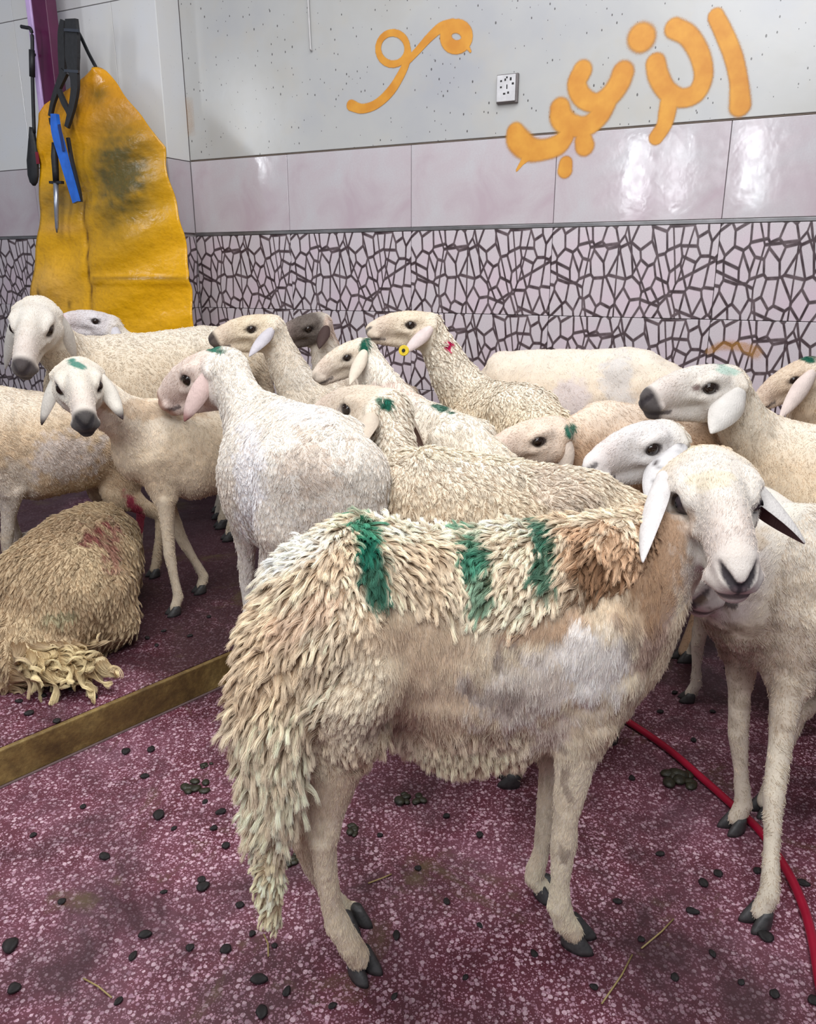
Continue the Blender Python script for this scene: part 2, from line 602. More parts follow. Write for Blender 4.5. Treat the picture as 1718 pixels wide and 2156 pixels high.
def spray(name, strokes, off, label, parent, soft=0.5, dens=1.0, step=0.004):
    P = []
    for st in strokes:
        q = []
        for x, y, r in st:
            s, z = wall_st(x, y, off)
            s2, z2 = wall_st(x + r, y, off)
            q.append((s, z, abs(s2 - s)))
        P.append(np.array(q))
    allp = np.concatenate(P)
    mg = 0.05
    s0, s1 = allp[:, 0].min() - mg, allp[:, 0].max() + mg
    z0, z1 = allp[:, 1].min() - mg, allp[:, 1].max() + mg
    ns, nz = int((s1 - s0) / step) + 1, int((z1 - z0) / step) + 1
    S, Z = np.meshgrid(s0 + np.arange(ns) * step, z0 + np.arange(nz) * step, indexing='ij')
    d = np.full(S.shape, 9.0)
    for q in P:
        for a, b in zip(q[:-1], q[1:]):
            ab = b[:2] - a[:2]
            t = np.clip(((S - a[0]) * ab[0] + (Z - a[1]) * ab[1]) / max(ab @ ab, 1e-9), 0, 1)
            r = a[2] + (b[2] - a[2]) * t
            dd = np.hypot(S - a[0] - ab[0] * t, Z - a[1] - ab[1] * t) / r
            d = np.minimum(d, dd)
    al = np.clip((1.0 + soft * 0.75 - d) / soft, 0, 1) * dens
    idx = -np.ones(S.shape, int)
    cell = np.maximum.reduce([al[:-1, :-1], al[1:, :-1], al[:-1, 1:], al[1:, 1:]]) > 0.01
    use = np.zeros(S.shape, bool)
    use[:-1, :-1] |= cell; use[1:, :-1] |= cell; use[:-1, 1:] |= cell; use[1:, 1:] |= cell
    idx[use] = np.arange(use.sum())
    V = WO + S[use][:, None] * WE + WN * off + Z[use][:, None] * EZ
    ci, cj = np.nonzero(cell)
    Fc = np.stack([idx[ci, cj], idx[ci + 1, cj], idx[ci + 1, cj + 1], idx[ci, cj + 1]], 1)
    me = bpy.data.meshes.new(name)
    me.from_pydata(V.tolist(), [], Fc.tolist())
    ca = me.color_attributes.new('Col', 'FLOAT_COLOR', 'POINT')
    cc = np.ones((len(V), 4)); cc[:, 3] = al[use]
    ca.data.foreach_set('color', cc.ravel())
    me.materials.append(M_SPRAY)
    o = bpy.data.objects.new(name, me)
    COL.objects.link(o)
    o.parent = parent
    o.matrix_parent_inverse = parent.matrix_basis.inverted()
    o['label'] = label
    return o


spray('graffiti', word1, 0.0008, 'short orange spray painted Arabic word with two loops', wall_back, 0.4)
spray('graffiti', word2, 0.0008, 'large orange spray painted Arabic word crossing the wall joint', wall_back, 0.85)
spray('paint_smudge', smudge, 0.0008, 'faint orange smudge beside the wall corner', wall_back, 1.2, 0.22)
spray('paint_smudge', smudge2, 0.0008, 'faint yellow smear low on the patterned tiles', wall_back, 1.0, 0.34)

# ------------------------------------------------------------------ electric socket and cable
s, z = wall_st(1070, 187)
root = empty('wall_socket', wp(s, 0.0, z), 'white double electrical socket set in the wall between the graffiti words', 'socket')
M_PLATE = plain('socket_plastic', srgb(198, 197, 200), 0.35)
M_DARK = plain('dark_hole', srgb(24, 22, 24), 0.7)


def on_wall(name, s0, off, z0, ls, t, lz, mat, parent, bev=0.001):
    me = box_frame(wp(s0, off, z0) - np.array(parent.location), WE, WN, EZ, ls, t, lz, bev)
    return link(name, me, parent, mat)


on_wall('back_box', s - 0.040, 0.0002, z - 0.048, 0.080, 0.012, 0.094, plain('socket_rim', srgb(110, 104, 104), 0.6), root)
on_wall('face_plate', s - 0.037, 0.0125, z - 0.044, 0.070, 0.008, 0.086, M_PLATE, root, 0.002)
for dx, dz, w, h in ((-.024, .020, .007, .006), (-.024, .0, .007, .006), (-.008, .022, .006, .008), (-.002, .030, .006, .006), (0.0, -.004, .004, .014),
                     (-.012, -.022, .009, .006), (.004, -.020, .007, .007), (.020, .008, .008, .007), (.012, .022, .007, .010)):
    on_wall('socket_hole', s + dx, 0.0185, z + dz, w, 0.0025, h, M_DARK, root, 0.0003)
sA, zA = wall_st(651, 0)
sB, zB = wall_st(656, 104)
me = tube_mesh([wp(sA - 0.004, 0.008, zA + 0.6), wp(sA, 0.008, zA), wp(sB, 0.008, zB), wp(sB + 0.003, 0.005, zB - 0.006)], 0.004, 8)
o = link('cable', me, None, plain('cable_white', srgb(186, 184, 184), 0.5), smooth=True)
info(o, 'thin pale cable running down the upper wall and ending above the sheep', 'cable')

# ------------------------------------------------------------------ post, yellow apron and tools on the left
pc = 0.0
sPL, zPL = wall_st(96, 150, 0.26)
root = empty('post', wp(sPL, 0.26, PLAT), 'purple painted metal post behind the hanging yellow apron', 'post')
M_PURPLE = plain('purple_paint', srgb(84, 22, 62), 0.32, 0.0, 0.25, 9)
M_LAV = plain('lavender_highlight', srgb(205, 175, 225), 0.35, 0.0, 0.12, 20)


def rel(me, parent):
    me.transform(Matrix.Translation(-Vector(parent.location)))
    return me


ex = unit(WE * 0.95 + WN * 0.15); ey = np.array([ex[1], -ex[0], 0])
base = wp(sPL, 0.22, PLAT)
link('upright', rel(box_frame(base - ex * 0.022, ex, ey, EZ, 0.105, 0.05, 2.5, 0.003), root), root, M_PURPLE)
link('highlight_side', rel(box_frame(base - ex * 0.058, ex, ey, EZ, 0.035, 0.056, 2.5, 0.003), root), root, M_LAV)['label'] = 'lavender side of the post with highlight and wear painted in'  # lighter side face of the post, highlight and wear painted as lavender
for zz in (1.75, 2.02):
    link('bolt', rel(tube_mesh([wp(sPL - 0.04, 0.27, zz), wp(sPL - 0.04, 0.283, zz)], 0.006, 8), root), root, M_DARK)

# yellow apron sheet
L_ED = [(143, 192), (160, 176), (185, 145), (220, 96), (240, 83), (320, 82), (400, 84), (480, 80), (560, 72), (620, 66), (660, 68), (720, 70)]
R_ED = [(143, 208), (150, 220), (175, 242), (230, 290), (280, 332), (310, 352), (345, 353), (420, 369), (490, 384), (580, 395), (660, 401), (720, 404)]
ys = np.linspace(143, 712, 96)
lx = np.interp(ys, *zip(*L_ED)); rx = np.interp(ys, *zip(*R_ED))
nc = 60
OFFA = 0.30
V = []; Pix = []
for j, y in enumerate(ys):
    for i in range(nc + 1):
        t = i / nc
        x = lx[j] + (rx[j] - lx[j]) * t
        s, z = wall_st(x, y, OFFA)
        seam = 176 + (y - 420) * 0.12
        edge = min(t, 1 - t)
        o_ = OFFA - 0.010 * math.exp(-((x - seam) / 7) ** 2) * (0 if y < 400 else 1) + 0.018 * math.sin(x * 0.021 + y * 0.004) \
            + 0.006 * math.sin(y * 0.06 + x * 0.03) + 0.02 * math.sin(math.pi * t) + 0.012 * math.exp(-((y - 590) / 9.0) ** 2) * (x > seam)
        o_ += 0.035 * math.exp(-((x - 110) / 42) ** 2 - ((y - 600) / 60) ** 2)
        V.append(wp(s, o_, z)); Pix.append((x, y))
Fc = [(j * (nc + 1) + i, j * (nc + 1) + i + 1, (j + 1) * (nc + 1) + i + 1, (j + 1) * (nc + 1) + i) for j in range(len(ys) - 1) for i in range(nc)]
V = np.array(V); Pix = np.array(Pix)
root_a = empty('apron', wp(wall_st(230, 500, OFFA)[0], OFFA, 0.75), 'large yellow vinyl butcher apron hanging by a black strap in the corner', 'apron')
V -= np.array(root_a.location)
me = mesh_from(V, Fc)
x, y = Pix[:, 0], Pix[:, 1]
n1 = vnoise(np.stack([x, y, x * 0], 1), 0.02, 3, 4)
n2 = vnoise(np.stack([x * 0.5, y * 2, x * 0], 1), 0.03, 5, 4)
n3 = vnoise(np.stack([x, y, x * 0], 1), 0.09, 8, 3)
Cc = srgb(232, 172, 18)[None] * (1 - n1[:, None] * 0.0) + 0 * n1[:, None]
mixc = lambda C, c, f: C * (1 - np.clip(f, 0, 1)[:, None]) + np.asarray(c)[None] * np.clip(f, 0, 1)[:, None]
Cc = mixc(Cc, srgb(214, 140, 34), np.exp(-((y - 200) / 110) ** 2) * 0.7)
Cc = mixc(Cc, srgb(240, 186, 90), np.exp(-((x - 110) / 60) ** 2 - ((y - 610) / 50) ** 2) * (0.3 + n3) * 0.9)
dk = np.exp(-((x - 264) / 80) ** 2 - ((y - 375) / 125) ** 2) + 0.55 * np.exp(-((x - 208) / 22) ** 2 - ((y - 200) / 24) ** 2)
Cc = mixc(Cc, srgb(96, 84, 40), dk * (n2 * 1.0 + n3 * 0.9 + .1) * 1.1)
Cc = mixc(Cc, srgb(120, 104, 70), np.exp(-((x - 120) / 45) ** 2 - ((y - 430) / 38) ** 2) * (n3 + n1) * 0.85)
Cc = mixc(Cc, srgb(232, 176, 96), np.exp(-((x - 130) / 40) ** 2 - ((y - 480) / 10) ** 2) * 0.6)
Cc = mixc(Cc, srgb(110, 80, 20), np.exp(-((y - 586) / 3.5) ** 2) * (x > 210) * (0.25 + n1 * 0.8))
Cc = mixc(Cc, srgb(96, 60, 12), np.exp(-((x - (176 + (y - 420) * 0.12)) / 2.6) ** 2) * (y > 420) * (0.4 + n3))
Cc = mixc(Cc, srgb(60, 40, 16), np.exp(-((x - 90) / 3.5) ** 2 - ((y - 622) / 14) ** 2) + np.exp(-((x - 152) / 3) ** 2 - ((y - 640) / 11) ** 2))
ca = me.color_attributes.new('Col', 'FLOAT_COLOR', 'POINT')
ca.data.foreach_set('color', np.concatenate([Cc, np.ones((len(Cc), 1))], 1).ravel())
m = NT('yellow_vinyl')
a_ = m.n('ShaderNodeAttribute', attribute_name='Col')
vv = m.coords()
m.base(m.mix(m.ramp(m.noise(vv, 60, 5, 0.7), [(0.5, 0.0), (0.8, 0.45)]), a_.outputs['Color'], srgb(150, 104, 24)))
m.rough(m.ramp(m.noise(vv, 12, 3), [(0.3, 0.20), (0.7, 0.42)]))
m.bump(m.noise(m.coords((1, 1, 1.6)), 7, 4, 0.5), 0.5, 0.03)
o = link('sheet', me, root_a, m.m, smooth=True)
md = o.modifiers.new('s', 'SOLIDIFY'); md.thickness = 0.004
M_BLACK = plain('black_strap', srgb(26, 26, 30), 0.55, 0, 0.3, 60, 0.2)


def wpath(pts, off):
    out = []
    for p in pts:
        of = off + (p[2] if len(p) > 2 else 0)
        s, z = wall_st(p[0], p[1], of)
        out.append(wp(s, of, z))
    return out


def strap(name, pts, off, w, t, parent, mat=None, label=None):
    me = tube_mesh(catw(wpath(pts, off)), (t, w), 10, up=WN) if False else ribbon(catw(wpath(pts, off)), w, t)
    if parent is not None:
        rel(me, parent)
    o = link(name, me, parent, mat or M_BLACK, smooth=False)
    if label:
        o['label'] = label
    return o


def catw(P):
    if len(P) < 3:
        return P
    return [np.array(p) for p in catmull([tuple(p) for p in P], 5)]


def ribbon(P, w, t):
    """flat strap facing the wall normal; w half width (or list), t half thickness"""
    n = len(P)
    ws = w if hasattr(w, '__len__') else [w, w]
    verts, faces = [], []
    for i, p in enumerate(P):
        d = unit(P[min(i + 1, n - 1)] - P[max(i - 1, 0)])
        s = unit(np.cross(d, WN))
        ww = np.interp(i / (n - 1), np.linspace(0, 1, len(ws)), ws)
        for a, b in ((-1, -1), (1, -1), (1, 1), (-1, 1)):
            k = 0.86 if b > 0 else 1.0
            verts.append(p + s * ww * a * k + WN * t * b)
    for i in range(n - 1):
        for k in range(4):
            a, b = i * 4 + k, i * 4 + (k + 1) % 4
            faces.append((a, b, b + 4, a + 4))
    faces += [(3, 2, 1, 0), tuple(range((n - 1) * 4, n * 4))]
    me = mesh_from(verts, faces)
    bm = bmesh.new(); bm.from_mesh(me); bmesh.ops.recalc_face_normals(bm, faces=bm.faces); bm.to_mesh(me); bm.free()
    return me


strap('neck_strap', [(152, 46), (170, 78), (186, 112), (202, 142)], 0.29, 0.007, 0.003, root_a, label='thin black strap holding the apron')
me = rel(tube_mesh(wpath([(196, 146), (208, 146)], 0.292), 0.009, 10), root_a)
link('eyelet', me, root_a, plain('brass', srgb(120, 90, 40), 0.4, 0.7), smooth=True)

root_b = empty('tool_belt', wpath([(148, 160)], 0.33)[0], 'wide black webbing tool belt looped over the purple post', 'belt')
strap('webbing', [(133, 42), (130, 70), (131, 120), (132, 155)], 0.335, (0.012, 0.02, 0.022, 0.018), 0.006, root_b)
strap('webbing', [(150, 40), (152, 80), (152, 120), (156, 160)], 0.345, (0.034, 0.040, 0.040, 0.026), 0.006, root_b)
strap('webbing', [(136, 150), (122, 185), (112, 215), (106, 245)], 0.34, (0.022, 0.016, 0.012, 0.01), 0.006, root_b)
strap('webbing', [(156, 150), (158, 185), (152, 225), (141, 268)], 0.352, (0.026, 0.022, 0.018, 0.012), 0.006, root_b)
strap('webbing', [(124, 190), (134, 215), (146, 240), (143, 262)], 0.346, (0.012, 0.014, 0.013, 0.01), 0.005, root_b)
for yy in (62, 148):
    P = wpath([(136, yy + 1), (166, yy + 3)], 0.355)
    link('buckle', rel(ribbon(P, 0.006, 0.004), root_b), root_b, plain('buckle', srgb(70, 74, 84), 0.3, 0.5))

root_c = empty('knife_sheath', wpath([(140, 320)], 0.36)[0], 'bright blue plastic knife sheath hanging slanted over the apron', 'sheath')
M_BLUE = plain('blue_plastic', srgb(40, 104, 205), 0.35, 0, 0.2, 20)
P = catw(wpath([(115, 240), (118, 275), (130, 320), (146, 375), (161, 426)], 0.365))
link('body', rel(ribbon(P, (0.018, 0.024, 0.026, 0.022, 0.020, 0.018), 0.008), root_c), root_c, M_BLUE)
P = wpath([(124, 262), (134, 318)], 0.377)
link('slot', rel(ribbon(P, 0.007, 0.002), root_c), root_c, plain('navy_slot', srgb(16, 44, 104), 0.5))
P = catw(wpath([(143, 290), (152, 340), (166, 398), (170, 425)], 0.352))
link('back_plate', rel(ribbon(P, 0.008, 0.005), root_c), root_c, M_BLACK)
strap('loop', [(106, 248), (109, 262), (120, 268)], 0.36, 0.008, 0.004, root_c)

root_d = empty('sharpening_steel', wpath([(117, 390)], 0.34)[0], 'sharpening steel with black handle hanging tip down against the apron', 'tool')
link('handle', rel(tube_mesh(wpath([(114, 300), (115, 330), (117, 360), (118, 382)], 0.352), [0.010, 0.015, 0.014, 0.013], 12), root_d), root_d, M_BLACK, smooth=True)
link('guard', rel(ribbon(wpath([(106, 384), (132, 384)], 0.352), 0.006, 0.008), root_d), root_d, M_BLACK)
link('rod', rel(tube_mesh(wpath([(118, 386), (119, 440), (120, 478), (120, 490)], 0.352), [0.0115, 0.0105, 0.008, 0.003], 12), root_d), root_d, plain('steel', srgb(160, 165, 180), 0.3, 0.7), smooth=True)

root_e = empty('ladle', wpath([(68, 330)], 0.30)[0], 'long handled black ladle hanging left of the purple post', 'ladle')
link('handle', rel(tube_mesh(catw(wpath([(45, 56), (55, 58), (64, 61), (68, 80), (68, 140), (70, 220), (72, 280)], 0.31)), 0.0075, 10), root_e), root_e, M_BLACK, smooth=True)
link('grip', rel(tube_mesh(wpath([(67, 105), (68, 162)], 0.31), 0.012, 10), root_e), root_e, M_BLACK, smooth=True)
link('bowl', rel(tube_mesh(wpath([(68, 268), (68, 285), (69, 305), (69, 340), (70, 370), (71, 384), (72, 391)], 0.31),
                           [(0.010, 0.014), (0.016, 0.014), (0.026, 0.014), (0.036, 0.014), (0.033, 0.014), (0.022, 0.012), (0.006, 0.006)], 18, up=WN), root_e), root_e, M_BLACK, smooth=True)
link('red_tag', rel(ribbon(wpath([(77, 320), (80, 345)], 0.325), 0.009, 0.002), root_e), root_e, plain('red_tag', srgb(120, 16, 44), 0.5))

# ------------------------------------------------------------------ red hose and litter on the floor
M_RED = plain('red_rubber', srgb(150, 16, 46), 0.35, 0, 0.2, 8)
hp = [(1180, 1430), (1300, 1505), (1400, 1572), (1480, 1640), (1545, 1698), (1600, 1750), (1655, 1830), (1690, 1905), (1712, 1985), (1730, 2090), (1760, 2200)]
P = catw([atz(x, y, 0.0095) for x, y in hp])
o = link('hose', tube_mesh(P, 0.0088, 12), None, M_RED, smooth=True)
info(o, 'thin crimson rubber hose lying across the floor at the right', 'hose')

rng = random.Random(5)
M_DROP = plain('dropping', srgb(26, 22, 22), 0.45, 0, 0.4, 300, 0.4)
pm = []
for k in range(3):
    bm = bmesh.new()
    bmesh.ops.create_icosphere(bm, subdivisions=2, radius=1.0)
    for v_ in bm.verts:
        nn = math.sin(v_.co.x * 3 + k) * math.cos(v_.co.y * 4 + 2 * k) * 0.12
        v_.co *= 1 + nn
        v_.co.x *= 1.25; v_.co.z *= 0.62
    me = bpy.data.meshes.new('pellet')
    bm.to_mesh(me); bm.free()
    me.polygons.foreach_set('use_smooth', [True] * len(me.polygons))
    me.materials.append(M_DROP)
    pm.append(me)
drop = [(22, 1996, 14), (220, 1806, 9), (425, 1855, 9), (428, 1870, 11), (306, 1971, 11), (280, 2016, 9), (400, 1998, 8), (476, 2002, 11), (546, 2066, 14), (604, 2090, 9), (552, 2134, 11),
        (250, 2110, 7), (30, 2085, 11), (335, 1719, 11), (366, 1746, 6), (450, 1746, 8), (476, 1783, 9), (505, 1908, 8), (531, 1968, 7), (578, 1993, 6), (305, 1636, 7), (465, 1712, 9), (432, 1690, 7),
        (835, 1972, 9), (1610, 1974, 12), (1480, 1862, 10), (1512, 1842, 9), (1458, 1922, 10), (1594, 1836, 9), (1690, 1862, 9), (1124, 2010, 8), (980, 2060, 7), (1630, 2095, 8), (1712, 2110, 10), (700, 2120, 8),
        (90, 1466, 7), (150, 1452, 6), (62, 1504, 8), (255, 1318, 7), (330, 1440, 5), (200, 1470, 6), (120, 1520, 7), (40, 1478, 6), (330, 1360, 5), (310, 1345, 6), (400, 1340, 5), (345, 1330, 5), (440, 1300, 5),
        (265, 1585, 9), (318, 1580, 8), (175, 1700, 6), (70, 1760, 6), (130, 1900, 7), (345, 1880, 6), (880, 1830, 7), (940, 1900, 7), (1010, 1760, 8), (1010, 1950, 6), (1300, 1900, 7), (1390, 1800, 7), (1350, 1980, 7),
        (1420, 2060, 8), (1500, 2010, 7), (1250, 2080, 7), (1560, 2070, 6), (830, 2100, 7), (1330, 1640, 7), (1390, 1500, 6), (1420, 1460, 6), (1460, 1560, 7), (1500, 1500, 6), (940, 1720, 7), (800, 1760, 6)]


def on_platform(p):
    return np.dot(p - g0, SN) > 0.0


for i, (x, y, r) in enumerate(drop):
    z = PLAT if on_platform(atz(x, y, PLAT)) else 0.0
    p = atz(x, y, z)
    zc = np.linalg.norm(p - np.array([0, 0, CH]))
    R = r * zc / F * 1.05
    o = bpy.data.objects.new('dropping', pm[i % 3])
    o.location = (p[0], p[1], z + R * 0.40)
    o.scale = (R * rng.uniform(.7, 1), R * rng.uniform(.65, .95), R * .75)
    o.rotation_euler = (0, 0, rng.random() * 6.28)
    COL.objects.link(o)
    if z:
        info(o, 'small dark sheep dropping lying on the raised terrazzo step', 'dropping', 'droppings on the raised step')
    else:
        info(o, 'small dark sheep dropping lying on the lower terrazzo floor', 'dropping', 'droppings on the lower floor')
M_DUNG = plain('dung', srgb(40, 38, 24), 0.5, 0, 0.5, 90, 0.5)
for (x, y, r, lab) in ((866, 1684, 26, 'dark lumpy dung pile under the belly of the foreground sheep'),
                       (412, 1662, 27, 'dark dung pile left of the foreground sheep tail'),
                       (1432, 1645, 34, 'dark green dung pile beside the red hose'),
                       (612, 1808, 20, 'olive dung pat right behind the hanging tail tip'),
                       (748, 1748, 20, 'olive dung pat beside the rear leg hock'),
                       (436, 1612, 13, 'small dung lump at the foot of the step')):
    p = atz(x, y, 0.0)
    zc = np.linalg.norm(p - np.array([0, 0, CH]))
    R = r * zc / F
    bm = bmesh.new()
    for k in range(9):
        a = rng.random() * 6.28; q = rng.random() ** 0.6 * R
        rr = R * rng.uniform(0.22, 0.42)
        mt = Matrix.Translation((q * math.cos(a), q * 0.8 * math.sin(a), rr * 0.42)) @ Matrix.Rotation(rng.random() * 3, 4, 'Z') @ Matrix.Diagonal((rr * 1.3, rr, rr * 0.5, 1))
        bmesh.ops.create_icosphere(bm, subdivisions=2, radius=1, matrix=mt)
    me = bpy.data.meshes.new('pile'); bm.to_mesh(me); bm.free()
    o = link('dung_pile', me, None, M_DUNG, smooth=True)
    o.location = p
    info(o, lab, 'dung')
# a few straws
M_STRAW = plain('straw', srgb(150, 130, 84), 0.6)
for (x, y, ang, ln, lab) in ((1300, 2060, 0.9, 0.12, 'pale straw lying in front of the foreground sheep'), (1385, 1965, 0.7, 0.10, 'pale straw between the two front hooves'),
                             (560, 1990, 1.9, 0.05, 'short straw under the tail tip'), (800, 1850, 0.5, 0.05, 'short straw beside the rear hoof'),
                             (205, 2080, 2.6, 0.07, 'pale straw on the lower left floor')):
    p = atz(x, y, 0.0025)
    d = np.array([math.cos(ang), math.sin(ang), 0]) * ln / 2
    o = link('straw', tube_mesh([p - d, p + d * 0.1 + np.array([0.004, 0, 0.001]), p + d], 0.0015, 6), None, M_STRAW, smooth=True)
    info(o, lab, 'straw')

# ------------------------------------------------------------------ SHEEP: volume modelling
class Vol:
    def __init__(self, lo, hi, vox):
        self.v = vox
        self.lo = np.asarray(lo, float)
        self.n = np.maximum(((np.asarray(hi) - self.lo) / vox).astype(int) + 2, 4)
        self.bg = 4 * vox
        self.f = np.full(self.n, self.bg, np.float32)

    def _box(self, lo, hi):
        a = np.clip(np.floor((lo - self.lo) / self.v).astype(int), 0, self.n - 1)
        b = np.clip(np.ceil((hi - self.lo) / self.v).astype(int) + 1, 1, self.n)
        if np.any(b - a < 1):
            return None
        g = [(self.lo[i] + np.arange(a[i], b[i]) * self.v).astype(np.float32) for i in range(3)]
        return (slice(a[0], b[0]), slice(a[1], b[1]), slice(a[2], b[2])), g[0][:, None, None], g[1][None, :, None], g[2][None, None, :]

    def _d(self, X, Y, Z, a, b, ra, rb, up):
        a = np.asarray(a, float); b = np.asarray(b, float)
        ab = b - a
        L = np.linalg.norm(ab)
        ax = ab / L if L > 1e-6 else np.array([1.0, 0, 0])
        side = np.cross(ax, np.asarray(up, float))
        if np.linalg.norm(side) < 0.05:
            side = np.cross(ax, np.array([0.0, 1, 0.1]))
        side = unit(side); u = np.cross(side, ax)
        dx, dy, dz = X - np.float32(a[0]), Y - np.float32(a[1]), Z - np.float32(a[2])
        dot = lambda w: dx * np.float32(w[0]) + dy * np.float32(w[1]) + dz * np.float32(w[2])
        al = dot(ax)
        t = np.clip(al / max(L, 1e-6), 0, 1)
        w = ra[0] + (rb[0] - ra[0]) * t
        h = ra[1] + (rb[1] - ra[1]) * t
        e = al - t * np.float32(L)
        s_, u_ = dot(side), dot(u)
        m = np.minimum(w, h)
        q0 = np.sqrt((s_ / w) ** 2 + (u_ / h) ** 2 + (e / m) ** 2) + 1e-6
        q1 = np.sqrt((s_ / (w * w)) ** 2 + (u_ / (h * h)) ** 2 + (e / (m * m)) ** 2) + 1e-6
        return q0 * (q0 - 1) / q1

    def chain(self, pts, k=0.02, up=(0, 0, 1), cut=False):
        """pts: list of (point, r) or (point, w, h); the chain itself is joined without swelling, then blended in"""
        P = [np.asarray(p[0], float) for p in pts]
        Rr = [(float(p[1]), float(p[2] if len(p) > 2 else p[1])) for p in pts]
        R = max(max(r) for r in Rr) + k + 2 * self.v
        bx = self._box(np.min(P, 0) - R, np.max(P, 0) + R)
        if bx is None:
            return
        sl, X, Y, Z = bx
        shp = self.f[sl].shape
        d = np.full(shp, 9.0, np.float32)
        org = np.array([X.ravel()[0], Y.ravel()[0], Z.ravel()[0]])
        ki = max(0.12 * k, 0.002)
        for p, q, ra, rb in zip(P[:-1], P[1:], Rr[:-1], Rr[1:]):
            rr = max(*ra, *rb) + k + 2 * self.v
            i0 = np.clip(((np.minimum(p, q) - rr - org) / self.v).astype(int), 0, None)
            i1 = np.minimum(((np.maximum(p, q) + rr - org) / self.v).astype(int) + 2, shp)
            if np.any(i1 - i0 < 1):
                continue
            ss = tuple(slice(i0[c], i1[c]) for c in range(3))
            e = self._d(X[ss[0]], Y[:, ss[1]], Z[:, :, ss[2]], p, q, ra, rb, up)
            f = d[ss]
            hh = np.clip(0.5 + 0.5 * (e - f) / ki, 0, 1)
            d[ss] = e + (f - e) * hh - ki * hh * (1 - hh)
        f = self.f[sl]
        if cut:
            hh = np.clip(0.5 - 0.5 * (f + d) / k, 0, 1)
            self.f[sl] = f + (-d - f) * hh + k * hh * (1 - hh)
        else:
            hh = np.clip(0.5 + 0.5 * (d - f) / k, 0, 1)
            self.f[sl] = d + (f - d) * hh - k * hh * (1 - hh)

    def seg(self, a, b, ra, rb=None, k=0.02, up=(0, 0, 1), cut=False):
        rb = ra if rb is None else rb
        ra = ra if hasattr(ra, '__len__') else (ra, ra)
        rb = rb if hasattr(rb, '__len__') else (rb, rb)
        self.chain([(a, *ra), (b, *rb)], k, up, cut)

    def ball(self, c, r, k=0.015, cut=False):
        self.seg(c, np.asarray(c) + np.array([1e-5, 0, 0]), r, r, k, cut=cut)

    def mesh(self, smooth=2):
        f = np.clip(self.f, -self.bg, self.bg)
        for ax in range(3):                      # light box blur softens voxel steps
            g = f.copy()
            sl = [slice(None)] * 3; sa = list(sl); sb = list(sl)
            sl[ax] = slice(1, -1); sa[ax] = slice(0, -2); sb[ax] = slice(2, None)
            g[tuple(sl)] = 0.25 * f[tuple(sa)] + 0.5 * f[tuple(sl)] + 0.25 * f[tuple(sb)]
            f = g
        grid = vdb.FloatGrid(background=float(self.bg))
        grid.copyFromArray(np.ascontiguousarray(f))
        P, Q = grid.convertToQuads(isovalue=0.0)
        P = P.astype(np.float64) * self.v + self.lo
        Q = Q.astype(np.int64)
        # winding: make quads face outwards (signed volume positive)
        a, b, c = P[Q[:, 0]], P[Q[:, 1]], P[Q[:, 2]]
        if np.sum(np.einsum('ij,ij->i', a, np.cross(b, c))) < 0:
            Q = Q[:, ::-1]
        # keep only the largest connected piece
        lab = np.arange(len(P))
        for _ in range(400):
            mn = lab[Q].min(1)
            new = lab.copy()
            for c_ in range(4):
                np.minimum.at(new, Q[:, c_], mn)
            new = new[new]
            if np.array_equal(new, lab):
                break
            lab = new
        u_, cnt = np.unique(lab[Q[:, 0]], return_counts=True)
        Q = Q[lab[Q[:, 0]] == u_[cnt.argmax()]]
        used = np.unique(Q)
        remap = -np.ones(len(P), np.int64); remap[used] = np.arange(len(used))
        return P[used], remap[Q]


def build_mesh(name, P, Q):
    me = bpy.data.meshes.new(name)
    me.vertices.add(len(P)); me.vertices.foreach_set('co', P.astype(np.float32).ravel())
    me.loops.add(len(Q) * 4); me.loops.foreach_set('vertex_index', Q.astype(np.int32).ravel())
    me.polygons.add(len(Q)); me.polygons.foreach_set('loop_start', np.arange(0, len(Q) * 4, 4, dtype=np.int32))
    me.polygons.foreach_set('use_smooth', np.ones(len(Q), bool))
    me.update(calc_edges=True)
    return me


def normals(P, Q):
    n = np.cross(P[Q[:, 2]] - P[Q[:, 0]], P[Q[:, 3]] - P[Q[:, 1]])
    N = np.zeros_like(P)
    for k in range(4):
        np.add.at(N, Q[:, k], n)
    return N / np.maximum(np.linalg.norm(N, axis=1, keepdims=True), 1e-9)


def set_col(me, C):
    ca = me.color_attributes.new('Col', 'FLOAT_COLOR', 'POINT')
    ca.data.foreach_set('color', np.concatenate([C, np.ones((len(C), 1))], 1).astype(np.float32).ravel())


# ---- materials for animals
def hide_mat():
    m = NT('short_sheep_hair')
    a = m.n('ShaderNodeAttribute', attribute_name='Col')
    v = m.coords()
    f1 = m.noise(v, 240, 3, 0.7)
    f2 = m.noise(m.coords((1, 1, 0.35)), 420, 2, 0.7)
    c = m.mix(m.ramp(f2, [(0.35, 0.0), (0.75, 0.30)]), a.outputs['Color'], m.mix(1.0, a.outputs['Color'], (0.62, 0.54, 0.46), 'MULTIPLY'))
    c = m.mix(m.ramp(f1, [(0.70, 0.0), (0.80, 0.12)]), c, srgb(96, 82, 66))
    m.base(c)
    m.rough(0.85)
    m.b.inputs['Specular IOR Level'].default_value = 0.15
    m.b.inputs['Sheen Weight'].default_value = 0.15
    m.bump(f2, 0.35, 0.003)
    return m.m


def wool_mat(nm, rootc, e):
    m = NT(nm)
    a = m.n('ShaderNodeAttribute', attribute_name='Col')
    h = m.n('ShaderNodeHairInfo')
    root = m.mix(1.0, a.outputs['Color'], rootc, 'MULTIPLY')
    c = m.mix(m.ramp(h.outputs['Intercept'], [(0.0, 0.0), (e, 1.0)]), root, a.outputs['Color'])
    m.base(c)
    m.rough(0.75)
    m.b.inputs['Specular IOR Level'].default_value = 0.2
    return m.m


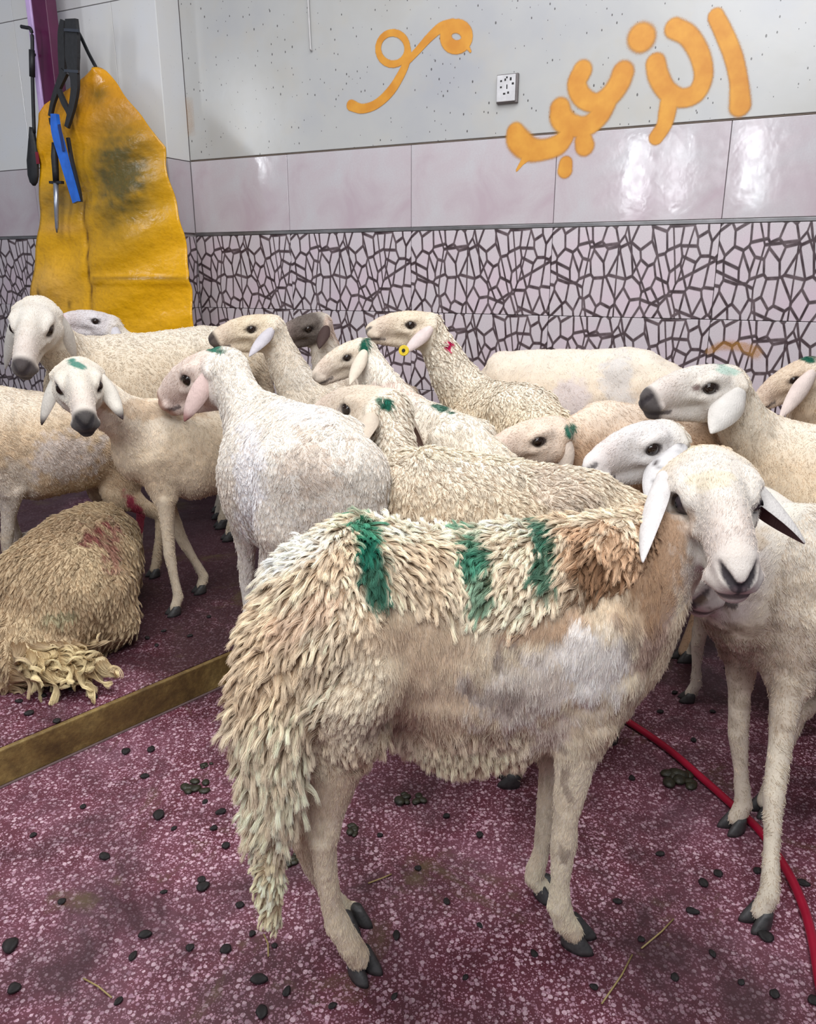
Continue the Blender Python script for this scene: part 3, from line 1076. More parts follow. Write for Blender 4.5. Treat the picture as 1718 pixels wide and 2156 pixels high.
M_HIDE = hide_mat()
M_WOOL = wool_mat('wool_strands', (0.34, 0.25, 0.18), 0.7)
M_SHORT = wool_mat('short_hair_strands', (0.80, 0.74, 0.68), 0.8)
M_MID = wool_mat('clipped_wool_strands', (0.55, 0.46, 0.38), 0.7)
M_EYE = NT('eye'); _v = M_EYE.coords(which='Object')
M_EYE.base(srgb(34, 22, 16)); M_EYE.rough(0.06); M_EYE = M_EYE.m
M_EYE2 = NT('eye_hazel')
M_EYE2.base(srgb(66, 58, 62)); M_EYE2.rough(0.08); M_EYE2 = M_EYE2.m
M_PUPIL = plain('pupil', srgb(8, 8, 10), 0.1)
M_HOOF = plain('hoof_horn', srgb(62, 60, 60), 0.5, 0, 0.35, 80, 0.3)
m = NT('ear_skin')
_a = m.n('ShaderNodeAttribute', attribute_name='Col'); m.base(_a.outputs['Color']); m.rough(0.8)
m.b.inputs['Subsurface Weight'].default_value = 0.0
m.bump(m.noise(m.coords((1, 1, .35)), 260, 3), 0.6, 0.003)
M_EAR = m.m

CREAM = srgb(226, 216, 200)
WHITE = srgb(220, 214, 208)
TAN = srgb(204, 184, 160)
BROWN = srgb(178, 152, 126)
DARK = srgb(52, 38, 38)
GREEN = srgb(20, 92, 74)
PINK = srgb(222, 196, 190)


def head_frame(poll, nose, up=(0, 0, 1), s=None):
    """poll = crown of the head, nose = middle of the nose pad"""
    X1 = unit(nose - poll)
    Z1 = unit(np.asarray(up, float) - X1 * np.dot(X1, up))
    al = math.atan2(.062, .230)
    X = X1 * math.cos(al) + Z1 * math.sin(al)
    Z = Z1 * math.cos(al) - X1 * math.sin(al)
    Y = np.cross(Z, X)                    # animal's left
    s = s or np.linalg.norm(nose - poll) / 0.238
    return poll - X * .01 * s, X, Y, Z, s


def H(fr, x, y, z):
    o, X, Y, Z, s = fr
    return o + (X * x + Y * y + Z * z) * s


def add_head(V, fr, open_eyes=True):
    o, X, Y, Z, s = fr
    V.seg(H(fr, .006, 0, -.052), H(fr, .055, 0, -.050), (.054 * s, .053 * s), (.055 * s, .051 * s), .03 * s, Z)
    V.chain([(H(fr, .045, 0, -.050), .050 * s, .051 * s), (H(fr, .095, 0, -.047), .041 * s, .047 * s), (H(fr, .145, 0, -.050), .033 * s, .042 * s),
             (H(fr, .190, 0, -.056), .030 * s, .036 * s), (H(fr, .222, 0, -.062), .029 * s, .029 * s), (H(fr, .236, 0, -.066), .025 * s, .024 * s)], .014 * s, Z)
    # convex nose ridge
    V.chain([(H(fr, .050, 0, -.022), .026 * s), (H(fr, .100, 0, -.015), .023 * s), (H(fr, .150, 0, -.019), .020 * s), (H(fr, .195, 0, -.034), .017 * s), (H(fr, .225, 0, -.050), .014 * s)], .02 * s, Z)
    # lower jaw and lips
    V.chain([(H(fr, .015, 0, -.102), .034 * s, .036 * s), (H(fr, .070, 0, -.112), .029 * s, .028 * s), (H(fr, .140, 0, -.109), .021 * s, .020 * s),
             (H(fr, .195, 0, -.104), .021 * s, .016 * s), (H(fr, .224, 0, -.101), .019 * s, .0145 * s)], .016 * s, Z)
    for q in (-1, 1):
        V.seg(H(fr, .025, .034 * q, -.085), H(fr, .065, .028 * q, -.090), .036 * s, .027 * s, .02 * s)         # cheek
        V.chain([(H(fr, .050, .043 * q, -.022), .014 * s), (H(fr, .078, .0465 * q, -.0205), .0135 * s), (H(fr, .104, .040 * q, -.030), .010 * s)], .014 * s)   # brow
        V.chain([(H(fr, .066, .047 * q, -.064), .011 * s), (H(fr, .095, .041 * q, -.067), .010 * s), (H(fr, .135, .029 * q, -.062), .008 * s)], .012 * s)       # cheek bone
        V.ball(H(fr, .088, .0580 * q, -.0420), .0150 * s, .006 * s, cut=True)                                 # socket
        V.seg(H(fr, .098, .044 * q, -.050), H(fr, .118, .040 * q, -.062), .0050 * s, .003 * s, .006 * s, cut=True)                          # tear groove
        V.seg(H(fr, .215, .024 * q, -.083), H(fr, .232, .017 * q, -.083), .014 * s, .012 * s, .010 * s)       # upper lip
        V.seg(H(fr, .000, .045 * q, -.040), H(fr, -.004, .058 * q, -.046), .020 * s, .014 * s, .014 * s)      # ear root
        V.chain([(H(fr, .256, .005 * q, -.070), .0040 * s), (H(fr, .249, .015 * q, -.060), .0058 * s), (H(fr, .234, .0245 * q, -.050), .0040 * s)], .004 * s, cut=True)   # nostril
        V.chain([(H(fr, .255, .003 * q, -.095), .0026 * s), (H(fr, .230, .026 * q, -.095), .0026 * s), (H(fr, .180, .034 * q, -.090), .002 * s)], .003 * s, cut=True)     # mouth
    V.seg(H(fr, .259, 0, -.070), H(fr, .256, 0, -.092), .0030 * s, .0026 * s, .003 * s, cut=True)


def head_colors(P, C, fr, face=WHITE, nose=0.8, muzzle=None, amt=0.85, eye=DARK):
    o, X, Y, Z, s = fr
    q = (P - o) / s
    x, y, z = q @ X, q @ Y, q @ Z
    rr = np.sqrt(y * y + ((z + .055) * .9) ** 2)
    hm = np.clip((x + 0.02 + (z + .05) * .25) / 0.06, 0, 1) * np.clip((.092 - rr) / .02, 0, 1) * (x < .30) * np.clip((z + .13 + np.clip(x, 0, .1) * .2) / .025, 0, 1)
    C = mixc(C, face, hm * amt)
    nz = vnoise(P, 38, 3, 3)
    C = mixc(C, np.asarray(face) * np.array([0.84, 0.78, 0.72]), hm * np.clip(nz - 0.45, 0, 1) * 1.2)
    C = mixc(C, PINK * 0.8, hm * np.exp(-((x - .20) / .05) ** 2) * 0.30)
    near = (rr < .062) & (x > .0)
    for qd in (-1, 1):
        de = np.sqrt(((x - .087) / 1.4) ** 2 + ((y - .050 * qd) * .8) ** 2 + ((z + .0415) / .85) ** 2)
        C = mixc(C, eye, np.clip((0.0195 - de) / .005, 0, 1) * 0.95 * near)
    if nose:
        for qd in (-1, 1):
            A1, B1_ = np.array([.258, 0, -.076]), np.array([.236, .0255 * qd, -.047])
            p3 = np.stack([x, y, z], 1)
            t = np.clip(((p3 - A1) @ (B1_ - A1)) / ((B1_ - A1) @ (B1_ - A1)), 0, 1)
            dd = np.linalg.norm(p3 - A1 - t[:, None] * (B1_ - A1), axis=1)
            C = mixc(C, srgb(44, 38, 46), np.clip((.0062 + .0050 * (1 - t) - dd) / .003, 0, 1) * nose * near)
        C = mixc(C, srgb(150, 130, 132), np.clip((.012 - np.abs(y)) / .006, 0, 1) * np.clip((-.070 - z) / .006, 0, 1) * (z > -.093) * (x > .22) * .5 * nose)
        C = mixc(C, srgb(50, 42, 48), np.clip((.0035 - np.abs(y)) / .0015, 0, 1) * (z < -.068) * (z > -.094) * (x > .235) * nose)
        mo = np.clip((.0070 - np.abs(z + .0965)) / .003, 0, 1) * (x > .175) * near
        C = mixc(C, srgb(70, 60, 62), mo * 0.85)
    if muzzle is not None:
        C = mixc(C, muzzle, np.clip((x - .212 - (z + .07) * .35) / .015, 0, 1) * near * 0.92)
    return C


def make_ear(parent, base, tip, face_dir, width, outer=WHITE, inner=PINK, cup=0.45, droop=0.0, tipcol=None, spots=0.0):
    """leaf shaped cupped ear from base to tip; face_dir = direction its outer side looks"""
    base = np.asarray(base, float); tip = np.asarray(tip, float)
    ax = unit(tip - base); L = np.linalg.norm(tip - base)
    fd = np.asarray(face_dir, float); fd = unit(fd - ax * np.dot(fd, ax))
    sd = np.cross(ax, fd)
    nl, nw = 20, 10
    prof = lambda t: (0.42 + 0.58 * math.sin(min(t * 2.4, 1) * math.pi / 2)) * (max(1 - (max(t - .38, 0) / .62) ** 1.9, 0) ** 0.8)
    out, inn = [], []
    for i in range(nl + 1):
        t = i / nl
        w = width / 2 * max(prof(t), 0.04)
        c = base + ax * L * t + fd * (math.sin(math.pi * t) * L * droop)
        th = 0.0035 * (1 - 0.4 * t)
        for j in range(nw + 1):
            a = (j / nw * 2 - 1)
            ang = a * (1.25 * cup + (1 - t) * 0.9)
            rad = w / max(math.sin(min(1.25 * cup + (1 - t) * 0.9, 1.5)), .3)
            off = sd * rad * math.sin(ang) + fd * (rad * math.cos(ang) - rad * 0.8)
            p = c + off
            nrm = unit(sd * math.sin(ang) + fd * math.cos(ang))
            e = 1 - abs(a) ** 4
            out.append(p + nrm * th * e); inn.append(p - nrm * th * e)
    n = len(out); V_ = np.array(out + inn)
    Fs = []
    W1 = nw + 1
    for i in range(nl):
        for j in range(nw):
            a = i * W1 + j
            Fs.append((a, a + 1, a + 1 + W1, a + W1))
            Fs.append((n + a, n + a + W1, n + a + 1 + W1, n + a + 1))
    for i in range(nl):
        a, b = i * W1, (i + 1) * W1
        Fs.append((a, b, n + b, n + a))
        a, b = i * W1 + nw, (i + 1) * W1 + nw
        Fs.append((a, n + a, n + b, b))
    Fs.append(tuple([j for j in range(nw + 1)] + [n + j for j in range(nw, -1, -1)]))
    Fs.append(tuple([nl * W1 + j for j in range(nw, -1, -1)] + [n + nl * W1 + j for j in range(nw + 1)]))
    me = mesh_from(V_ - np.array(parent.location), Fs)
    bm = bmesh.new(); bm.from_mesh(me); bmesh.ops.recalc_face_normals(bm, faces=bm.faces); bm.to_mesh(me); bm.free()
    C = np.concatenate([np.tile(outer, (n, 1)), np.tile(inner, (n, 1))])
    nz = vnoise(V_, 60, 2, 3)
    C = C * (0.74 + 0.30 * nz[:, None])
    T = np.tile(np.repeat(np.arange(nl + 1) / nl, W1), 2)
    if tipcol is not None:
        C = mixc(C, tipcol, np.clip((T - .78) / .15, 0, 1))
    if spots:
        C = mixc(C, DARK, np.clip((vnoise(V_, 60, 9, 2) - .69) * 14, 0, 1) * spots)
    set_col(me, C)
    o = link('ear', me, parent, M_EAR, smooth=True)
    o.modifiers.new('s', 'SUBSURF').render_levels = 1
    return o


def make_eye(parent, fr, q, mat=None):
    s = fr[4]
    c = H(fr, .087, .0420 * q, -.0415)
    bm = bmesh.new()
    bmesh.ops.create_uvsphere(bm, u_segments=20, v_segments=14, radius=.0168 * s)
    me = bpy.data.meshes.new('eye'); bm.to_mesh(me); bm.free()
    me.transform(Matrix.Translation(Vector(c - np.array(parent.location))))
    e = link('eye', me, parent, mat or M_EYE, smooth=True)
    if mat is not None:
        bm = bmesh.new()
        bmesh.ops.create_uvsphere(bm, u_segments=16, v_segments=10, radius=1)
        me = bpy.data.meshes.new('pupil'); bm.to_mesh(me); bm.free()
        d = unit(fr[2] * q + fr[1] * 0.25)
        a = fr[1] * 0.0078 * s; b = fr[3] * 0.0040 * s; dd = d * 0.0016 * s
        cc = c + d * .0160 * s - np.array(parent.location)
        me.transform(Matrix(((a[0], b[0], dd[0], cc[0]), (a[1], b[1], dd[1], cc[1]), (a[2], b[2], dd[2], cc[2]), (0, 0, 0, 1))))
        link('pupil', me, e, M_PUPIL, smooth=True)


def make_hoof(parent, p, d, s=1.0, mat=None):
    """cloven hoof: p = centre on the ground, d = toe direction"""
    d = unit(np.array([d[0], d[1], 0.0])); sd = np.array([-d[1], d[0], 0])
    verts, faces = [], []
    for q in (-1, 1):
        b0 = len(verts)
        rings = [(0.000, 0.029, 0.0125, 0.006), (0.008, 0.028, 0.0125, 0.004), (0.018, 0.023, 0.0120, -0.001), (0.028, 0.018, 0.010, -0.006), (0.036, 0.012, 0.008, -0.008)]
        n = 14
        for (z, a, b, fx) in rings:
            for k in range(n):
                t = 2 * math.pi * k / n
                cx = math.cos(t); e = 0.8 if cx > 0 else 1.0
                y = math.sin(t) * b * (1.0 if cx < 0.3 else 1.0 - 0.45 * (cx - .3))
                dd = (d + sd * 0.10 * q)
                pt = p + dd * (cx * a * e + fx) * s + sd * (y + q * 0.0138) * s + EZ * z * s
                verts.append(pt)
        for r in range(len(rings) - 1):
            for k in range(n):
                a_, b_ = b0 + r * n + k, b0 + r * n + (k + 1) % n
                faces.append((a_, b_, b_ + n, a_ + n))
        faces.append(tuple(b0 + k for k in reversed(range(n))))
        faces.append(tuple(b0 + (len(rings) - 1) * n + k for k in range(n)))
    me = mesh_from(np.array(verts) - np.array(parent.location), faces)
    return link('hoof', me, parent, mat or M_HOOF, smooth=True)


def add_wool(parent, name, P, Q, N, C, weight, length, count, npts=6, clump_r=0.016, clump=0.75, back=None, lift=0.5, grav=0.5, curl=0.25,
             width=0.0006, seed=0, colvar=0.16, bright=1.0, mat=None, jitter=0.18):
    rs = np.random.RandomState(seed + 11)
    A = 0.5 * np.linalg.norm(np.cross(P[Q[:, 2]] - P[Q[:, 0]], P[Q[:, 3]] - P[Q[:, 1]]), axis=1)
    w = A * weight[Q].mean(1)
    if w.sum() <= 0:
        return None
    cdf = np.cumsum(w); cdf /= cdf[-1]
    fi = np.searchsorted(cdf, rs.rand(count))
    fi = np.minimum(fi, len(Q) - 1)
    a, b = rs.rand(count, 1), rs.rand(count, 1)
    q = Q[fi]
    bil = lambda T: (1 - a) * (1 - b) * T[q[:, 0]] + a * (1 - b) * T[q[:, 1]] + a * b * T[q[:, 2]] + (1 - a) * b * T[q[:, 3]]
    R, Nn, Cc = bil(P), bil(N), bil(C)
    Nn /= np.maximum(np.linalg.norm(Nn, axis=1, keepdims=True), 1e-6)
    Ls = (length[q[:, 0]]) * rs.uniform(0.7, 1.15, count)
    bk = np.asarray(back if back is not None else (0, 0, -1.0), float)
    fl = bk[None] * (1 - grav) + np.array([0, 0, -1.0])[None] * grav
    # swirl noise in the lie of the fleece
    sw = np.stack([vnoise(R, 9, 21 + k, 2) - 0.5 for k in range(3)], 1)
    fl = fl + sw * 1.6
    fl = fl - Nn * np.sum(fl * Nn, 1, keepdims=True)
    fl /= np.maximum(np.linalg.norm(fl, axis=1, keepdims=True), 1e-6)
    D = Nn * lift + fl * (1 - lift * 0.6)
    D /= np.linalg.norm(D, axis=1, keepdims=True)
    # clumps
    nc = max(int(w.sum() / (clump_r ** 2 * 2.2)), 8)
    nc = min(nc, count // 3)
    ci = rs.choice(count, nc, replace=False)
    kd = kdtree.KDTree(nc)
    for i_, k_ in enumerate(ci):
        kd.insert(R[k_], i_)
    kd.balance()
    own = ci[np.fromiter((kd.find(r)[1] for r in R), int, count)]
    jit = rs.normal(0, jitter, (nc, 3)); J = np.zeros((count, 3)); J[ci] = jit
    Dc = D[own] + J[own]
    Dc /= np.linalg.norm(Dc, axis=1, keepdims=True)
    lf = np.ones(count); lf[ci] = rs.uniform(0.65, 1.25, nc)
    Lc = Ls[own] * lf[own]
    shade = np.ones(count); shade[ci] = rs.uniform(1 - colvar, 1 + colvar * 0.6, nc)
    S = np.linspace(0, 1, npts)
    pos = np.zeros((count, npts, 3), np.float32)
    per = rs.normal(0, 0.20, (count, 3))
    ph = rs.rand(count) * 6.28; cph = np.zeros(count); cph[ci] = rs.rand(nc) * 6.28; cph = cph[own]
    B1 = np.cross(Dc, Nn); B1 /= np.maximum(np.linalg.norm(B1, axis=1, keepdims=True), 1e-6)
    B2 = np.cross(Dc, B1)
    for i_, s_ in enumerate(S):
        g = np.array([0, 0, -1.0]) * 0.22 * s_ * s_
        own_p = R + (D + per * s_ + g) * (Ls * s_)[:, None]
        cl_p = R[own] + (Dc + g) * (Lc * s_)[:, None] + (B1 * np.sin(cph + s_ * 5.0)[:, None] + B2 * np.cos(cph + s_ * 5.0)[:, None]) * (Lc * curl * 0.35 * s_)[:, None]
        k_ = clump * min(1, s_ * 1.5)
        pos[:, i_] = own_p * (1 - k_) + cl_p * k_
    cu = bpy.data.hair_curves.new(name)
    cu.add_curves([npts] * count)
    cu.position_data.foreach_set('vector', (pos - np.array(parent.location, np.float32)).ravel().astype(np.float32))
    ra = cu.attributes.new('radius', 'FLOAT', 'POINT')
    rad = (width * (1.0 - 0.75 * S ** 1.5))[None].repeat(count, 0) * rs.uniform(0.8, 1.25, (count, 1))
    ra.data.foreach_set('value', rad.ravel().astype(np.float32))
    ca = cu.attributes.new('Col', 'FLOAT_COLOR', 'CURVE')
    Cs = np.clip(Cc * (shade[own] * rs.uniform(0.88, 1.1, count))[:, None] * bright, 0, 1)
    ca.data.foreach_set('color', np.concatenate([Cs, np.ones((count, 1))], 1).ravel().astype(np.float32))
    cu.materials.append(mat or M_WOOL)
    o = bpy.data.objects.new(name, cu)
    COL.objects.link(o)
    o.parent = parent
    o['kind'] = 'stuff'
    return o


def blobs(P, C, lst, soft=0.35, front=None):
    """paint marks / patches given where they sit on the animal, as seen in the photograph: (px, py, rx, ry, angle, colour, strength[, grain])"""
    x, y = proj(P)
    for b in lst:
        px, py, rx, ry, ang, col, st = b[:7]
        gr = b[7] if len(b) > 7 else 0.5
        ca, sa2 = math.cos(math.radians(ang)), math.sin(math.radians(ang))
        dx, dy = x - px, y - py
        u, v = (dx * ca + dy * sa2) / rx, (-dx * sa2 + dy * ca) / ry
        d = np.sqrt(u * u + v * v)
        nz = vnoise(P, 45, 5, 3)
        f = np.clip((1 + gr * (nz - 0.5) * 2 - d) / soft, 0, 1) * st
        C = mixc(C, col, f)
    return C

# ------------------------------------------------------------------ the flock
QUALITY = 1.0


def finish(V, loc, label, colfn, lump=0.004, name='sheep'):
    P, Q = V.mesh()
    N = normals(P, Q)
    d = (vnoise(P, 22, 4, 2) - 0.5) * 2 * lump
    C, W = colfn(P, N)                       # W: dict of weights; 'lump' scales displacement
    P = P + N * (d * W.get('lump', np.ones(len(P))))[:, None]
    N = normals(P, Q)
    me = build_mesh(name, P - loc, Q)
    set_col(me, np.clip(C, 0, 1))
    me.materials.append(M_HIDE)
    o = bpy.data.objects.new(name, me)
    o.location = loc
    COL.objects.link(o)
    info(o, label, 'sheep')
    return o, P, Q, N, C, W


def leg_pts(V, pts, k=0.012):
    V.chain(pts, k)


# ---------- the foreground sheep, joint by joint
def sheep_main():
    a = at
    fr = head_frame(np.array([.483, 1.224, .844]), np.array([.450, .997, .727]), (-.118, -.189, .975))
    lo = np.array([-0.36, 0.80, -0.01]); hi = np.array([0.66, 1.38, 0.92])
    V = Vol(lo, hi, 0.0034)
    Yb = 1.09
    U = (0, 0, 1)
    V.chain([(a(655, 1345, 1.04), .082, .080), (a(705, 1285, 1.07), .112, .100), (a(770, 1272, 1.09), .125, .120), (a(860, 1312, 1.11), .135, .142), (a(965, 1342, 1.13), .148, .164),
             (a(1085, 1327, 1.14), .142, .160), (a(1210, 1278, 1.14), .120, .136), (a(1290, 1262, 1.14), .095, .112)], .05, U)
    # belly keel
    V.chain([(a(850, 1475, 1.12), .07, .05), (a(960, 1525, 1.13), .085, .05), (a(1070, 1510, 1.13), .08, .05), (a(1180, 1440, 1.13), .07, .06)], .05, U)
    # neck
    V.chain([(a(1290, 1230, 1.13), .078, .100), (a(1350, 1190, 1.16), .064, .088), (a(1405, 1150, 1.19), .056, .076), (H(fr, .012, 0, -.070), .048, .060)], .035, U)
    V.seg(a(1305, 1290, 1.14), a(1400, 1205, 1.19), .042, .034, .03)                     # dewlap
    V.chain([(a(1305, 1370, 1.12), .045, .055), (a(1275, 1460, 1.12), .04, .045)], .04)        # brisket
    # near hind leg
    V.chain([(a(700, 1350, 1.00), .070, .090), (a(735, 1440, .985), .060, .086), (a(735, 1530, .985), .044, .060), (a(705, 1620, .985), .032, .038), (a(688, 1710, .985), .021, .026),
             (a(680, 1765, .985), .020, .024), (a(686, 1830, .99), .0155, .0175), (a(698, 1900, 1.0), .0150, .016), (a(712, 1945, 1.005), .0195, .020), (a(735, 1985, 1.01), .019, .019), (a(752, 2012, 1.02), .020, .019)], .018)
    V.ball(a(662, 1752, .985), .0105, .012)          # hock point
    # far hind leg
    V.chain([(a(720, 1400, 1.16), .065, .09), (a(715, 1520, 1.16), .040, .055), (a(655, 1620, 1.12), .027, .033), (a(628, 1735, 1.10), .0195, .024), (a(655, 1820, 1.12), .0145, .0155),
             (a(700, 1885, 1.15), .0145, .0145), (a(722, 1915, 1.155), .018, .018), (a(740, 1930, 1.16), .018, .017)], .016)
    V.ball(a(748, 1912, 1.165), .010, .01)
    # near fore leg
    V.chain([(a(1275, 1330, 1.055), .052, .085), (a(1255, 1420, 1.045), .050, .068), (a(1230, 1510, 1.045), .038, .050), (a(1210, 1600, 1.05), .026, .031), (a(1194, 1700, 1.055), .019, .022),
             (a(1186, 1775, 1.06), .0205, .022), (a(1180, 1850, 1.065), .0150, .0165), (a(1176, 1905, 1.07), .0185, .019), (a(1188, 1938, 1.075), .0185, .0185), (a(1204, 1958, 1.08), .020, .018)], .016)
    # far fore leg
    V.chain([(a(1250, 1380, 1.2), .05, .07), (a(1205, 1490, 1.2), .038, .045), (a(1165, 1600, 1.2), .021, .024), (a(1150, 1700, 1.2), .0165, .018), (a(1140, 1790, 1.2), .0140, .015),
             (a(1128, 1830, 1.2), .0165, .0165), (a(1124, 1848, 1.2), .0160, .016), (a(1142, 1868, 1.2), .017, .015)], .016)
    # broad fat tail
    V.chain([(a(625, 1370, 1.00), .066, .05), (a(590, 1440, .965), .060, .045), (a(578, 1520, .945), .055, .04), (a(578, 1620, .945), .042, .034), (a(574, 1700, .945), .032, .028),
             (a(565, 1780, .945), .020, .018), (a(568, 1860, .945), .016, .014), (a(574, 1940, .945), .008, .008)], .03, (0, 1, 0))
    add_head(V, fr)
    loc = np.array([0.1, 1.1, 0.0])

    def colfn(P, N):
        x, y = proj(P)
        n0 = vnoise(P, 14, 1, 4); n1 = vnoise(P, 40, 2, 3)
        C = np.tile(srgb(222, 208, 186), (len(P), 1))
        C = mixc(C, srgb(196, 170, 140), np.clip(n0 - .40, 0, 1) * 1.7)
        L = []
        B = lambda *t: L.append(t)
        B(560, 1380, 110, 150, 20, srgb(206, 184, 156), .6, .6)
        B(640, 1290, 110, 40, -30, srgb(196, 168, 146), .6, .8)
        B(560, 1640, 90, 170, 0, srgb(230, 214, 188), .8, .7)
        B(565, 1880, 44, 150, 0, srgb(238, 224, 190), .9, .8)
        B(700, 1900, 90, 180, 0, srgb(232, 220, 196), .8, .4)
        B(620, 1165, 120, 40, -25, srgb(236, 230, 218), .8, .5)
        B(950, 1110, 260, 32, 0, srgb(236, 226, 206), .8, .5)
        B(900, 1350, 150, 60, 10, srgb(206, 184, 160), .8, .6)
        B(930, 1480, 140, 90, 15, srgb(214, 192, 168), .7, .6)
        B(1160, 1320, 120, 35, -10, srgb(190, 160, 134), .85, .5)
        B(1120, 1450, 150, 90, -20, srgb(230, 222, 214), .8, .9)
        B(1250, 1400, 85, 110, 10, srgb(238, 234, 230), .9, .6)
        B(1180, 1360, 130, 30, -20, srgb(236, 230, 226), .6, .9)
        B(1330, 1290, 60, 50, -30, srgb(206, 178, 148), .6, .6)
        B(1290, 1180, 130, 85, 15, srgb(186, 150, 118), .85, .9)
        B(1250, 1220, 95, 50, 20, srgb(112, 80, 56), .85, 1.3)
        B(1390, 1170, 55, 130, 8, srgb(188, 156, 128), .9, .6)
        B(1462, 1190, 24, 100, 10, srgb(230, 218, 206), .7, .5)
        B(1190, 1700, 90, 200, 0, srgb(232, 222, 200), .8, .4)
        B(1185, 1880, 80, 100, 0, srgb(240, 232, 208), .8, .3)
        B(1380, 1330, 30, 120, 25, srgb(176, 140, 130), .6, .5)
        B(950, 1590, 160, 34, 0, srgb(236, 224, 196), .8, .4)
        B(1160, 1545, 70, 30, -30, srgb(226, 214, 206), .6, .5)
        # dirt stains
        for t in ((1330, 1340, 16, 34, 10), (1295, 1310, 10, 22, 0), (1060, 1465, 45, 24, -5), (1010, 1450, 18, 10, 0), (1052, 1390, 14, 30, 10), (830, 1530, 40, 20, 5), (1185, 1790, 10, 20, 0), (1195, 1660, 9, 60, -6),
                  (1090, 1370, 12, 18, 0), (985, 1450, 8, 14, 0)):
            B(*t, srgb(128, 106, 96), .55, 2.2)
        B(815, 1290, 26, 26, 0, srgb(110, 92, 72), .6, 1.2)
        # green marking paint, three bars over the back
        B(768, 1130, 32, 52, -12, srgb(44, 132, 104), .95, .6)
        B(782, 1200, 32, 85, -8, GREEN, .95, .5)
        B(972, 1105, 30, 16, 0, srgb(70, 140, 112), .8, .6)
        B(1002, 1160, 42, 56, 12, srgb(36, 118, 94), .85, .7)
        B(1010, 1225, 36, 75, 0, srgb(60, 130, 106), .75, .8)
        B(1145, 1120, 30, 40, -12, GREEN, .9, .6)
        B(1155, 1190, 30, 85, 4, srgb(24, 92, 72), .9, .6)
        C = blobs(P, C, L)
        C = C * (0.90 + 0.20 * n1[:, None])
        C = head_colors(P, C, fr, srgb(220, 214, 208), 0.95)
        C = blobs(P, C, [(1398, 1195, 54, 140, 8, srgb(178, 146, 118), .95, .6), (1445, 1120, 16, 60, 10, srgb(190, 164, 142), .5, .6), (1490, 1010, 60, 26, -5, srgb(214, 200, 168), .5, .8)])
        q = (P - fr[0]) @ np.array([fr[1], fr[2], fr[3]]).T / fr[4]
        head = (q[:, 0] + q[:, 2] * .25 > -.032) & (q[:, 2] > -.15) & (np.abs(q[:, 1]) < .09)
        # fleece boundary (image rows): long wool on the back, rump and tail
        lim = np.interp(x, [460, 640, 760, 800, 900, 1100, 1160, 1250, 1330, 1400], [1720, 1620, 1330, 1260, 1300, 1340, 1290, 1260, 1240, 1150])
        fleece = np.clip((lim - y) / 25, 0, 1) * (~head)
        belly = np.clip((y - 1535) / 30, 0, 1) * (x > 800) * (x < 1110) * (y < 1660)
        tail = (x < 640) * (y > 1300) * (y < 2000) * (P[:, 1] < 1.03)
        thigh = np.clip((820 - x) / 40, 0, 1) * np.clip((1640 - y) / 120, 0, 1)
        short = (~head) * 1.0
        return C, dict(fleece=np.maximum(fleece, tail), belly=belly, short=short, thigh=thigh, head=head * 1.0, x=x, y=y, lump=np.where(head, 0.0, 1.0) * np.where(y > 1600, .3, 1.0))
    o, P, Q, N, C, W = finish(V, loc, 'foreground sheep with three green paint bars across its woolly back, looking at the camera', colfn, 0.005)
    for q in (-1, 1):
        make_eye(o, fr, q, M_EYE2)
    make_ear(o, H(fr, .000, -.066, -.034), a(1354, 1186, 1.005), (-.62, -.75, .15), .044, srgb(216, 210, 208), PINK, .5, 0.02)
    make_ear(o, H(fr, .004, .052, -.040), a(1694, 1146, 1.12), (.25, .55, .85), .080, srgb(218, 212, 208), srgb(120, 94, 92), .62, 0.0)
    make_hoof(o, atz(765, 2046), (0.8, -.75, 0), 1.0)
    make_hoof(o, atz(1214, 1982), (0.95, -.35, 0), 1.12)
    make_hoof(o, atz(750, 1950), (0.7, -.6, 0), .9)
    make_hoof(o, atz(1150, 1885), (0.7, -.6, 0), .9)
    x, y = W['x'], W['y']
    front = np.clip(0.5 + 1.2 * (N @ unit(np.array([0, -1, .4]))), 0.12, 1)
    bk = unit(np.array([-0.75, 0, -.5]))
    ln = np.interp(x, [560, 720, 800, 1150, 1300, 1400], [.027, .025, .025, .026, .022, .014])
    ln = np.where((x < 640) & (y > 1500), .034, ln)
    ln = np.where((x < 640) & (y > 1760), .016, ln)
    K = QUALITY
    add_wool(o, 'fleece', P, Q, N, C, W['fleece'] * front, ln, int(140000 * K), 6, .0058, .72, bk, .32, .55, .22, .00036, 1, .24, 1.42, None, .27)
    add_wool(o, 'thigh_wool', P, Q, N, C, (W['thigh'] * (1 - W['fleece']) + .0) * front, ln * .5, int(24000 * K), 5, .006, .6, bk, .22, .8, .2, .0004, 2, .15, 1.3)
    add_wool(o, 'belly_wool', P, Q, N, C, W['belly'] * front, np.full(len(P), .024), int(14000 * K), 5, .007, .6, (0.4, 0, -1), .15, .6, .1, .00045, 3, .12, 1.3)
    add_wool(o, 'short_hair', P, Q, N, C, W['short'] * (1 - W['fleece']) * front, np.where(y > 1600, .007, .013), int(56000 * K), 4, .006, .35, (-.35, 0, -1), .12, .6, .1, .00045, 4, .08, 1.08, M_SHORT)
    add_wool(o, 'face_hair', P, Q, N, C, W['head'] * (W['head'] > 0) * np.clip(np.min([np.linalg.norm(P - H(fr, .087, .05 * q, -.041), axis=1) / fr[4] - .019 for q in (-1, 1)], 0) / .006, 0, 1)
             * np.clip((.225 - (P - fr[0]) @ fr[1] / fr[4]) / .02, 0, 1), np.full(len(P), .006), int(14000 * K), 3, .006, .2, tuple(fr[1]), .14, .1, .0, .0004, 5, .05, 1.0, M_SHORT)
    return o


